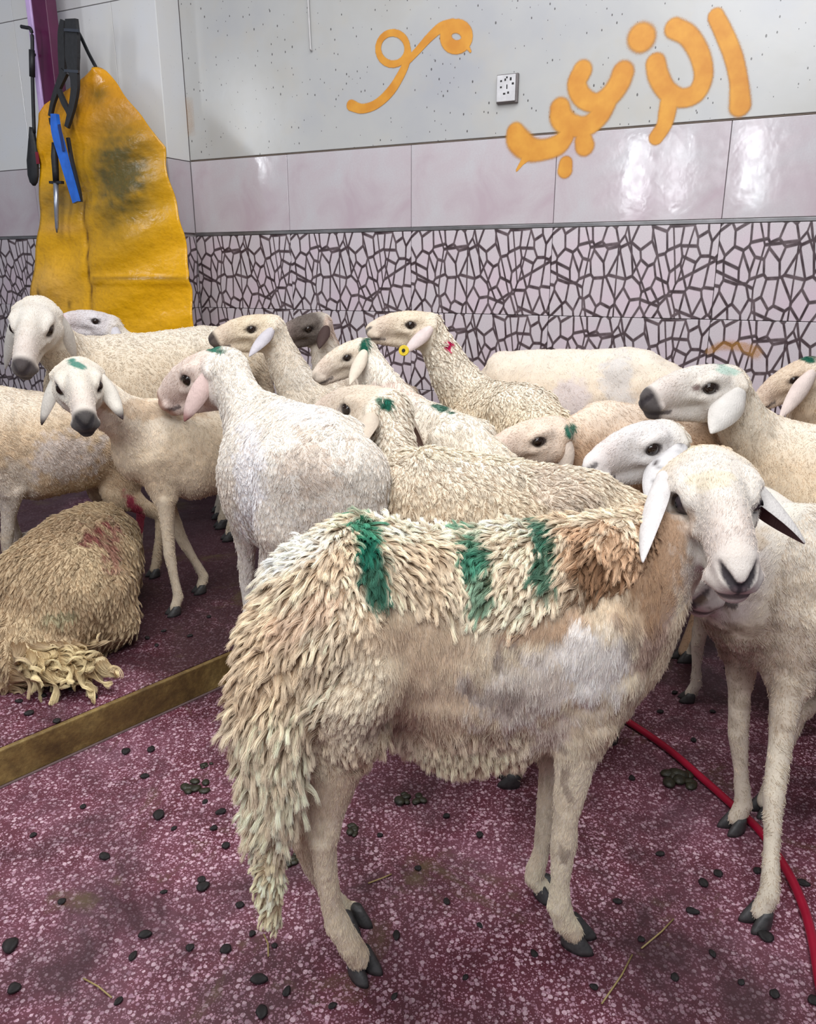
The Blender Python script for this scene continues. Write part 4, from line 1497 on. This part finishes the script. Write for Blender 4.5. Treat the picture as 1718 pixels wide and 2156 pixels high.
# ---------- other sheep from a few anchors
def sheep_gen(label, hipT, witT, poll, nose, floor=PLAT, s=None, girth=1.0, head_up=(0, 0, 1), vox=0.0055, feet=None, ears=None, earw=.060,
              base=CREAM, flank=TAN, face=WHITE, legs=None, marks=(), wool=(0.016, 9000, .012, .5), nosec=0.8, muzzle=None, tail=True,
              head_scale=None, neck_mid=None, hooves=True, lump=0.004, ear_outer=None, ear_inner=PINK, ear_tip=None, ear_spots=0.0, seed=0, neckw=1.0,
              bright=1.08, extra=None, no_legs=False, eye_col=DARK, belly_drop=0.0, neck_drop=.10):
    hipT, witT, poll, nose = (np.asarray(v, float) for v in (hipT, witT, poll, nose))
    ax = unit((witT - hipT) * np.array([1, 1, 0]))
    sd = np.array([-ax[1], ax[0], 0])         # animal's left
    hh = (hipT[2] + witT[2]) / 2 - floor
    s = s or hh / .75
    g = s * girth
    fr = head_frame(poll, nose, head_up, head_scale)
    hipT = hipT - EZ * wool[0] * .7; witT = witT - EZ * wool[0] * .7
    midT = (hipT + witT) / 2
    # feet
    S = {'fl': witT + sd * .075 * g + ax * .02 * s, 'fr': witT - sd * .075 * g + ax * .02 * s, 'hl': hipT + sd * .08 * g - ax * .04 * s, 'hr': hipT - sd * .08 * g - ax * .04 * s}
    ft = {}
    for k_ in S:
        f = (feet or {}).get(k_)
        ft[k_] = np.array([*(S[k_][:2]), floor]) if f is None else np.asarray(f, float)
    allp = [hipT - ax * .22 * s, witT + ax * .15 * s, poll, nose] + list(ft.values())
    lo = np.min(allp, 0) - np.array([.2, .2, .0]) * s; hi = np.max(allp, 0) + np.array([.2, .2, .08])
    lo[2] = floor - 0.01
    V = Vol(lo, hi, vox)
    Z = EZ
    rump = hipT - ax * .11 * s - Z * .135 * s
    V.chain([(rump, .095 * g, .10 * g), (hipT - ax * .01 - Z * .150 * s, .122 * g, .130 * g), (hipT * .6 + witT * .4 - Z * (.182 * s + belly_drop * .5), .140 * g, .158 * g),
             (hipT * .3 + witT * .7 - Z * (.194 * s + belly_drop), .152 * g, .180 * g), (witT - Z * .178 * s, .118 * g, .158 * g), (witT + ax * .075 * s - Z * .175 * s, .09 * g, .118 * g)], .05 * s, Z)
    V.chain([(hipT - ax * .06 * s - Z * .035 * s, .045 * g, .03 * g), (hipT - Z * .026 * s, .04 * g, .028 * g), (hipT * .5 + witT * .5 - Z * .032 * s, .035 * g, .028 * g), (witT - Z * .026 * s, .03 * g, .028 * g)], .045 * s, Z)
    for q in (-1, 1):
        V.ball(hipT + sd * .075 * q * g - Z * .055 * s, .032 * s, .04 * s)
    nb = witT + ax * .05 * s - Z * neck_drop * s
    pb = H(fr, .004, 0, -.062)
    nm = (nb * .45 + pb * .55 + np.array([0, 0, -.015]) * s) if neck_mid is None else np.asarray(neck_mid, float)
    upn = unit(np.array([0, 0, 1.0]) - 0.6 * unit((pb - nb) * np.array([1, 1, 0])))
    V.chain([(nb, .075 * g * neckw, .105 * g * neckw), (nm, .056 * s * neckw, .074 * s * neckw), (pb, .046 * fr[4], .056 * fr[4])], .035 * s, upn)
    add_head(V, fr)
    if not no_legs:
        for k_ in ('fl', 'fr'):
            q = 1 if k_ == 'fl' else -1
            f = ft[k_]
            sh = witT + ax * .03 * s + sd * .07 * q * g - Z * .20 * s
            el = sh * .9 + f * .1 - Z * .085 * s - ax * .02 * s
            fe = f + Z * .062 * s - ax * .008 * s
            kn = el * .46 + fe * .54 + ax * .012 * s
            V.chain([(sh, .045 * g, .080 * g), (el, .036 * g, .050 * g), (el * .5 + kn * .5, .023 * s, .027 * s), (kn, .0205 * s, .022 * s), (kn * .5 + fe * .5, .0145 * s, .016 * s), (fe, .0185 * s, .019 * s), (f + Z * .026 * s + ax * .006, .0185 * s, .019 * s)], .02 * s)
        for k_ in ('hl', 'hr'):
            q = 1 if k_ == 'hl' else -1
            f = ft[k_]
            hp = hipT - ax * .03 * s + sd * .07 * q * g - Z * .20 * s
            stf = hp + ax * .055 * s - Z * .13 * s
            hk = f * np.array([1, 1, 0]) + Z * (floor + .245 * s) - ax * .045 * s
            fe = f + Z * .062 * s - ax * .006 * s
            V.chain([(hp, .065 * g, .095 * g), (stf, .048 * g, .070 * g), (stf * .45 + hk * .55, .026 * s, .032 * s), (hk, .0185 * s, .024 * s), (hk * .5 + fe * .5, .0150 * s, .017 * s), (fe, .0190 * s, .020 * s), (f + Z * .026 * s + ax * .006, .0185 * s, .019 * s)], .022 * s)
    if tail:
        t0 = rump - ax * .07 * s + Z * .03
        V.chain([(t0, .055 * s, .035 * s), (t0 - ax * .03 * s - Z * .12 * s, .058 * s, .032 * s), (t0 - ax * .025 * s - Z * .24 * s, .038 * s, .025 * s), (t0 - ax * .01 * s - Z * .34 * s, .016 * s, .014 * s)], .03 * s, ax)
    if extra:
        extra(V)
    loc = np.array([*((hipT + witT)[:2] / 2), floor])

    def colfn(P, N):
        n0 = vnoise(P, 11, 1 + seed, 4); n1 = vnoise(P, 42, 2 + seed, 3)
        h = (P[:, 2] - floor) / hh
        C = np.tile(np.asarray(base, float), (len(P), 1))
        C = mixc(C, flank, np.clip(1.2 - np.abs(h - .62) / .30, 0, 1) * np.clip((n0 - .25) * 2.2, 0, 1) * .85)
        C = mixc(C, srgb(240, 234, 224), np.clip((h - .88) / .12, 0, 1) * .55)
        if legs is not None:
            C = mixc(C, legs, np.clip((.50 - h) / .12, 0, 1))
        C = C * (0.88 + 0.22 * n1[:, None])
        C = blobs(P, C, marks)
        C = head_colors(P, C, fr, face, nosec, muzzle, eye=eye_col)
        q = (P - fr[0]) @ np.array([fr[1], fr[2], fr[3]]).T / fr[4]
        head = (q[:, 0] + q[:, 2] * .25 > -.02) & (q[:, 2] > -.15) & (np.abs(q[:, 1]) < .09) & (q[:, 0] < .28)
        if marks:
            hb = blobs(P, C, [m_ for m_ in marks])
            C = np.where(head[:, None], hb, C)
        lg = np.clip((h - .50) / .15, 0, 1)
        return C, dict(head=head * 1.0, body=(~head) * lg, leg=(~head) * (1 - lg), lump=np.where(head, 0.0, np.maximum(lg, .15)))
    o, P, Q, N, C, W = finish(V, loc, label, colfn, lump)
    for q in (-1, 1):
        make_eye(o, fr, q)
    eo = np.asarray(face if ear_outer is None else ear_outer)
    for q in (-1, 1):
        e = (ears or {}).get('l' if q == 1 else 'r')
        b_ = H(fr, .002, .054 * q, -.042)
        if e is None:
            tip = b_ + (fr[2] * q * .055 + np.array([0, 0, -.15]) - fr[1] * .02) * fr[4]
            fd = fr[2] * q + EZ * .5
        else:
            tip, fd = e
        make_ear(o, b_, tip, fd, earw * fr[4], eo, ear_inner, .5, 0.03, ear_tip, ear_spots)
    if hooves and not no_legs:
        for k_ in ft:
            make_hoof(o, ft[k_] + ax * .012, ax, s)
    ln, cnt, cr, cl = wool[:4]
    lift = wool[4] if len(wool) > 4 else .32
    if cnt:
        front = np.clip(0.45 + 1.2 * (N @ unit(np.array([0, -1, .5]))), 0.06, 1)
        rl = np.linalg.norm(loc - np.array([0, 0, CH]))
        wd_ = max(.0005, 0.00034 * rl)
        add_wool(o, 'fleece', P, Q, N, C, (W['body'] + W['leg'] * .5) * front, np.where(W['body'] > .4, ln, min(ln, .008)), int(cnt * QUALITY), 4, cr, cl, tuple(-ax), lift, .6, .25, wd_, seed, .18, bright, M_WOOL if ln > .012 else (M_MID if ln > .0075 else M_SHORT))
        add_wool(o, 'face_hair', P, Q, N, C, W['head'] * front * np.clip(np.min([np.linalg.norm(P - H(fr, .087, .05 * q, -.041), axis=1) / fr[4] - .020 for q in (-1, 1)], 0) / .006, 0, 1)
                 * np.clip((.22 - (P - fr[0]) @ fr[1] / fr[4]) / .02, 0, 1), np.full(len(P), .005), int(2500 * QUALITY), 3, .006, .2, tuple(fr[1]), .14, .1, .0, wd_ * .8, seed, .05, 1.0, M_SHORT)
    return o, fr


A_ = at
G_ = lambda x, y: atz(x, y, 0.0)
GP = lambda x, y: atz(x, y, PLAT)

import time as _time
_t0 = _time.time()
main_sheep = sheep_main()

# B  at the right edge, standing behind the foreground head
sheep_gen('cream sheep with dirt-speckled shoulder standing at the right edge beside the red hose',
          A_(2020, 1075, 1.56), A_(1660, 1065, 1.40), A_(1588, 1040, 1.47), A_(1462, 1250, 1.30), floor=0.0, vox=.0048, s=.93,
          feet={'fr': G_(1552, 1742), 'fl': G_(1604, 1940), 'hr': G_(1612, 1706), 'hl': G_(1900, 1900)}, 
          base=srgb(226, 214, 196), flank=srgb(206, 188, 166), legs=srgb(228, 216, 196), wool=(.009, 36000, .008, .35, .16), seed=2,
          marks=[(1500, 1350, 40, 60, 0, srgb(120, 100, 86), .5, 2.0), (1580, 1400, 90, 120, 0, srgb(150, 128, 108), .35, 2.2), (1560, 1150, 60, 80, 0, srgb(206, 186, 160), .6, .8)])
# C  right, head in profile pointing left
sheep_gen('tan-backed sheep with white profile face and black nose at the right',
          A_(1960, 950, 1.86), A_(1668, 888, 2.10), A_(1526, 772, 2.07), A_(1360, 840, 2.0), floor=0.0, s=.98, 
          ears={'l': (A_(1496, 914, 1.94), (-.5, -1, .1))}, earw=.082, base=srgb(226, 208, 182), flank=BROWN, muzzle=srgb(46, 40, 44), wool=(.008, 18000, .010, .35, .2), seed=3,
          marks=[(1530, 778, 30, 12, 10, srgb(150, 190, 176), .6, .8), (1466, 815, 10, 6, 0, srgb(90, 40, 40), .7, .8)])
# D  white profile face in front of C
sheep_gen('white sheep with black-spotted ear in profile directly behind the foreground sheep',
          A_(1700, 1110, 1.80), A_(1530, 1050, 1.84), A_(1390, 888, 1.88), A_(1240, 984, 1.76), floor=0.0, s=.80, 
          ears={'l': (A_(1362, 1056, 1.70), (-.6, -1, .2))}, earw=.092, face=srgb(222, 218, 218), ear_spots=1.0, wool=(.012, 8000, .012, .4), seed=4, girth=.9,
          marks=[(1466, 905, 16, 9, 10, GREEN, .95, .6)], feet={'fl': G_(1452, 1392)})
# E  lowered head, ginger back
sheep_gen('ginger-backed sheep with its rounded pale head lowered to the left',
          A_(1440, 868, 2.20), A_(1290, 846, 2.13), A_(1158, 882, 2.02), A_(1018, 962, 1.93), floor=0.0, s=.98, girth=.95,
          ears={'l': (A_(1190, 1010, 1.97), (-.3, -1, .2))}, earw=.055, face=srgb(230, 212, 196), base=srgb(216, 182, 150), flank=srgb(194, 154, 122), wool=(.008, 12000, .010, .35, .2), seed=5,
          marks=[(1202, 906, 14, 20, 0, GREEN, .95, .5), (1253, 832, 9, 8, 0, srgb(40, 26, 26), 1, .3)])
# F  curly back behind the foreground sheep
sheep_gen('woolly fawn sheep lengthwise behind the foreground sheep, bold green dot behind its eye',
          A_(1195, 985, 1.62), A_(905, 940, 1.68), A_(808, 822, 1.90), A_(672, 868, 2.06), floor=0.0, vox=.0048, 
          ears={'l': (A_(752, 958, 1.66), (-.3, -1, .1))}, earw=.055, feet={'hl': G_(1085, 1650), 'fl': G_(870, 1560), 'fr': G_(850, 1500), 'hr': G_(1290, 1560)},
          base=srgb(230, 214, 188), flank=srgb(184, 152, 124), face=srgb(208, 192, 174), wool=(.016, 46000, .009, .6, .30), seed=6, neckw=.95, neck_drop=.14,
          marks=[(810, 850, 20, 16, 20, GREEN, 1, .4), (1050, 960, 240, 22, 3, srgb(238, 228, 206), .8, .6), (1180, 1040, 80, 60, 20, srgb(214, 198, 182), .7, .8), (718, 862, 16, 12, 0, srgb(150, 140, 136), .6, .6)])
# G  big white rump, facing away left
sheep_gen('white-backed sheep seen from behind with a pink hanging ear, left of centre',
          A_(668, 866, 1.72), A_(560, 838, 2.02), A_(450, 738, 2.18), A_(346, 838, 2.30), vox=.005, girth=1.06, head_up=(0.3, -.3, .9),
          ears={'l': (A_(388, 888, 2.10), (-.3, -1, .1))}, earw=.052, feet={'hl': GP(528, 1465), 'hr': GP(700, 1500)},
          base=srgb(228, 222, 214), flank=srgb(206, 192, 178), face=srgb(228, 208, 196), extra=lambda V: V.chain([(A_(668, 1000, 1.62), .13, .09), (A_(655, 1120, 1.60), .115, .075), (A_(640, 1220, 1.62), .07, .05), (A_(630, 1290, 1.65), .03, .03)], .05, (0, 1, 0)), ear_inner=srgb(214, 170, 164), ear_outer=srgb(228, 200, 192), ear_tip=srgb(150, 100, 96), muzzle=srgb(170, 130, 112),
          wool=(.009, 50000, .008, .45, .22), seed=7, neckw=1.0,
          marks=[(455, 736, 26, 9, 5, srgb(30, 104, 84), .95, .6), (640, 870, 80, 30, 10, srgb(240, 240, 240), .8, .5), (525, 1000, 40, 140, 0, srgb(236, 234, 238), .7, .6), (660, 980, 70, 90, 10, srgb(196, 176, 160), .5, 1.4)])
# H  front facing, thin legs
sheep_gen('slim cream sheep on the step facing the camera, green tick on its forehead',
          A_(560, 850, 2.52), A_(325, 838, 2.34), (-.896, 2.137, .892), (-.813, 1.956, .761), head_up=(.101, -.302, .948), girth=.88,
          ears={'r': (A_(88, 896, 2.10), (-.4, -.8, .4)), 'l': (A_(259, 884, 2.10), (.4, -.8, .4))}, earw=.048, ear_tip=DARK,
          feet={'fl': GP(374, 1292), 'fr': GP(428, 1246), 'hl': GP(560, 1260), 'hr': GP(600, 1230)},
          base=srgb(226, 210, 186), flank=srgb(206, 184, 156), muzzle=srgb(40, 36, 40), face=srgb(220, 213, 202), wool=(.007, 26000, .01, .25, .14), seed=8,
          marks=[(160, 768, 22, 9, 30, srgb(40, 120, 104), .9, .9), (262, 810, 24, 10, 20, GREEN, .95, .5), (300, 900, 60, 60, 0, srgb(232, 220, 202), .6, .6), (330, 860, 130, 25, 0, srgb(192, 164, 132), .6, .8)])
# I  left edge, brown, behind H
sheep_gen('brownish sheep cut off by the left edge, hind legs stained pink',
          A_(225, 850, 2.62), A_(-15, 815, 2.38), A_(-190, 740, 2.25), A_(-330, 800, 2.2), girth=1.05,
          feet={'fl': GP(22, 1262), 'fr': GP(58, 1200), 'hl': GP(330, 1212), 'hr': GP(290, 1180)},
          base=srgb(220, 200, 172), flank=srgb(188, 162, 134), wool=(.009, 28000, .010, .3, .16), seed=9,
          marks=[(140, 960, 90, 60, -20, srgb(214, 206, 204), .7, .8), (90, 1060, 120, 30, 0, srgb(150, 118, 96), .6, .9), (290, 1085, 16, 50, -30, srgb(170, 30, 80), .9, .8), (20, 1060, 60, 110, 0, srgb(222, 214, 204), .7, .4)])
# K  back left, facing camera
sheep_gen('white-faced sheep facing the camera at the far left below the yellow apron',
          A_(425, 690, 3.05), A_(195, 712, 2.90), (-1.0716*1.12, 2.325*1.12, 1.12+(1.0402-1.12)*1.12), (-1.0514*1.12, 2.1582*1.12, 1.12+(.8714-1.12)*1.12), head_up=(.19, -.475, .859),
          ears={'r': (A_(12, 778, 2.70), (-.4, -.8, .3)), 'l': (A_(158, 762, 2.74), (.4, -.8, .3))}, earw=.055,
          base=srgb(226, 212, 190), flank=TAN, face=srgb(220, 214, 206), muzzle=srgb(54, 46, 50), wool=(.008, 20000, .010, .4), seed=10, vox=.006)
# L  small head behind K
sheep_gen('small white sheep head peeking out between the far left sheep and the yellow apron',
          A_(420, 745, 3.32), A_(330, 735, 3.28), A_(232, 664, 3.22), A_(128, 672, 3.12), s=.8, face=srgb(226, 222, 228), wool=(.01, 1500, .012, .4), seed=11, vox=.0065, muzzle=srgb(214, 150, 160), nosec=0.0,
          marks=[], girth=.85)
# M  tan head profile
sheep_gen('tan sheep with head raised in profile to the left, behind the white-backed sheep',
          A_(800, 850, 2.90), A_(668, 795, 2.76), A_(562, 664, 2.72), A_(447, 714, 2.66), 
          ears={'l': (A_(524, 752, 2.60), (-.4, -1, .2))}, earw=.055, base=srgb(224, 208, 184), flank=srgb(196, 172, 144), face=srgb(220, 204, 178), ear_outer=srgb(206, 200, 206),
          wool=(.009, 14000, .010, .4), seed=12, muzzle=srgb(60, 50, 48), marks=[(530, 800, 14, 18, 0, srgb(186, 60, 90), .9, .7), (640, 790, 50, 30, 0, srgb(236, 230, 220), .6, 1.0)])
# N  dark brown face
sheep_gen('sheep with a dark brown face and pale crown against the patterned tiles',
          A_(800, 790, 3.15), A_(720, 760, 3.05), A_(668, 660, 2.98), A_(578, 716, 2.90), head_up=(.3, 0, .9), s=.82,
          ears={'l': (A_(672, 735, 2.90), (-.3, -1, .1))}, face=srgb(54, 36, 34), ear_outer=srgb(70, 50, 46), base=srgb(206, 190, 172), wool=(.012, 4000, .014, .4), seed=13, vox=.0065, nosec=0, eye_col=srgb(30, 20, 20),
          marks=[(650, 652, 50, 8, 0, srgb(214, 200, 184), 1, .5), (700, 690, 14, 40, -20, srgb(206, 186, 172), 1, .4)])
# O  green stripe on the poll
sheep_gen('pale sheep facing down left with a dark green stripe behind its white ear, mid flock',
          A_(975, 872, 2.00), A_(868, 828, 2.24), A_(750, 716, 2.36), A_(664, 792, 2.32), girth=.92,
          ears={'l': (A_(736, 812, 2.22), (-.2, -1, .1))}, earw=.06, face=srgb(222, 208, 190), base=srgb(232, 222, 206), flank=srgb(208, 188, 164), wool=(.012, 12000, .012, .4), seed=14, nosec=.3,
          marks=[(768, 738, 14, 30, 8, srgb(16, 84, 66), 1, .5), (930, 860, 26, 8, 20, GREEN, .95, .8), (830, 830, 60, 30, 20, srgb(226, 200, 190), .6, .5)])
# Q  yellow tag
o_, fr_ = sheep_gen('sheep with yellow ear tag and a pink dot on its raised neck',
          A_(1105, 808, 2.30), A_(1018, 800, 2.54), A_(900, 660, 2.62), A_(778, 694, 2.58), girth=1.02,
          ears={'l': (A_(850, 746, 2.50), (-.4, -1, .2))}, earw=.055, face=srgb(224, 208, 186), ear_outer=srgb(222, 204, 200), base=srgb(230, 216, 190), flank=srgb(198, 174, 146),
          wool=(.015, 26000, .010, .75, .32), seed=15, muzzle=None, marks=[(944, 728, 9, 12, 0, srgb(200, 20, 90), 1, .4), (1112, 795, 26, 8, 8, GREEN, .95, .9)])
tg = A_(850, 738, 2.475)
bm = bmesh.new()
bmesh.ops.create_cone(bm, cap_ends=True, segments=20, radius1=.017, radius2=.016, depth=.004)
bmesh.ops.bevel(bm, geom=list(bm.edges), offset=.0008, segments=1, affect='EDGES')
me = bpy.data.meshes.new('tag'); bm.to_mesh(me); bm.free()
me.transform(Matrix.Translation(Vector(tg - np.array(o_.location))) @ Vector((-.3, -1, .15)).to_track_quat('Z', 'Y').to_matrix().to_4x4())
t_ = link('ear_tag', me, o_, plain('yellow_tag', srgb(220, 190, 30), .4)); t_['label'] = 'round yellow ear tag with dark centre'
bm = bmesh.new(); bmesh.ops.create_cone(bm, cap_ends=True, segments=14, radius1=.006, radius2=.005, depth=.004)
me = bpy.data.meshes.new('tag'); bm.to_mesh(me); bm.free()
me.transform(Matrix.Translation(Vector(tg + unit(np.array([-.3, -1, .15])) * .0035 - np.array(o_.location))) @ Vector((-.3, -1, .15)).to_track_quat('Z', 'Y').to_matrix().to_4x4())
link('tag_stud', me, t_, M_DARK)
# R  smooth rump by the wall
sheep_gen('smooth fawn sheep along the patterned wall, rounded back and greyish thigh showing',
          A_(1320, 738, 2.60), A_(1100, 745, 2.76), A_(1010, 800, 2.86), A_(950, 850, 2.86), base=srgb(226, 210, 190), flank=srgb(204, 188, 172), wool=(.006, 12000, .012, .3, .15), seed=16, girth=1.06,
          marks=[(1300, 800, 40, 70, 0, srgb(206, 204, 206), .6, .6), (1200, 850, 50, 60, 0, srgb(206, 196, 202), .6, .4)], feet={'hl': GP(1180, 1180), 'hr': GP(1240, 1130)})
# T  far right
sheep_gen('sheep at the far right edge by the wall, dark green mark on its crown',
          A_(1990, 790, 2.27), A_(1810, 785, 2.32), A_(1690, 758, 2.28), A_(1592, 845, 2.28), floor=0.0, 
          ears={'l': (A_(1640, 882, 2.16), (-.3, -1, .1))}, earw=.07, face=srgb(218, 198, 176), ear_outer=srgb(224, 206, 198), base=srgb(218, 196, 170), wool=(.012, 6000, .012, .4), seed=18,
          marks=[(1700, 752, 26, 12, 20, srgb(20, 84, 66), 1, .5)])

# J  lying with its back to the camera
def sheep_lying():
    a = at
    fl = PLAT
    lo = np.array([-1.75, 1.62, fl - .005]); hi = np.array([-.62, 2.75, .70])
    V = Vol(lo, hi, .0055)
    c = lambda x, y, Y: a(x, y, Y)
    V.chain([(c(70, 1330, 1.98), .17, .135), (c(120, 1260, 2.05), .19, .165), (c(170, 1200, 2.20), .165, .165), (c(205, 1160, 2.38), .13, .15)], .06)
    V.chain([(c(215, 1260, 2.08), .085, .10), (c(235, 1310, 2.05), .07, .07), (c(200, 1345, 2.00), .04, .04)], .04)         # folded hind leg
    V.chain([(c(0, 1360, 1.90), .12, .10), (c(30, 1390, 1.86), .10, .08)], .05)
    V.chain([(c(70, 1380, 1.86), .09, .05), (c(120, 1395, 1.82), .07, .04), (c(180, 1405, 1.80), .045, .03), (c(212, 1398, 1.80), .02, .018)], .03)   # tail
    poll, nose = c(120, 1120, 2.62), c(20, 1150, 2.60)
    fr = head_frame(poll, nose)
    V.chain([(c(200, 1170, 2.42), .08, .09), (H(fr, 0, 0, -.06), .05, .06)], .03)
    add_head(V, fr)
    loc = np.array([-1.1, 2.0, fl])

    def colfn(P, N):
        n0 = vnoise(P, 10, 1, 4); n1 = vnoise(P, 40, 2, 3)
        C = np.tile(srgb(206, 184, 150), (len(P), 1))
        C = mixc(C, srgb(168, 140, 112), np.clip(n0 - .35, 0, 1) * 1.6)
        C = blobs(P, C, [(130, 1400, 110, 50, 0, srgb(232, 214, 168), .9, .5), (190, 1125, 34, 16, -15, srgb(120, 34, 50), .8, 1.6), (235, 1150, 20, 50, 0, srgb(140, 70, 76), .6, 1.5), (120, 1300, 50, 14, -10, srgb(140, 150, 120), .5, .8)])
        C = C * (.86 + .25 * n1[:, None])
        C = head_colors(P, C, fr)
        return C, dict(lump=np.ones(len(P)))
    o, P, Q, N, C, W = finish(V, loc, 'woolly sheep lying on the step at the left, curly tail spread out', colfn, .006)
    for q in (-1, 1):
        make_eye(o, fr, q)
        b_ = H(fr, .002, .054 * q, -.042)
        make_ear(o, b_, b_ + fr[2] * q * .05 + np.array([0, 0, -.13]), fr[2] * q + EZ * .5, .07)
    front = np.clip(0.45 + 1.2 * (N @ unit(np.array([0, -1, .5]))), 0.06, 1)
    x, y = proj(P)
    tl = (y > 1350) & (x > 20) & (P[:, 1] < 1.93)
    add_wool(o, 'fleece', P, Q, N, C, front * ~tl, np.full(len(P), .018), int(36000 * QUALITY), 5, .009, .7, (-.3, -.6, -.4), .30, .35, .3, .0007, 31, .22, 1.08)
    add_wool(o, 'tail_wool', P, Q, N, C, front * tl, np.full(len(P), .055), int(9000 * QUALITY), 7, .016, .9, (.9, -.4, -.1), .30, .1, .9, .0008, 32, .2, 1.12)
    return o


sheep_lying()
print('flock built in', round(_time.time() - _t0, 1))
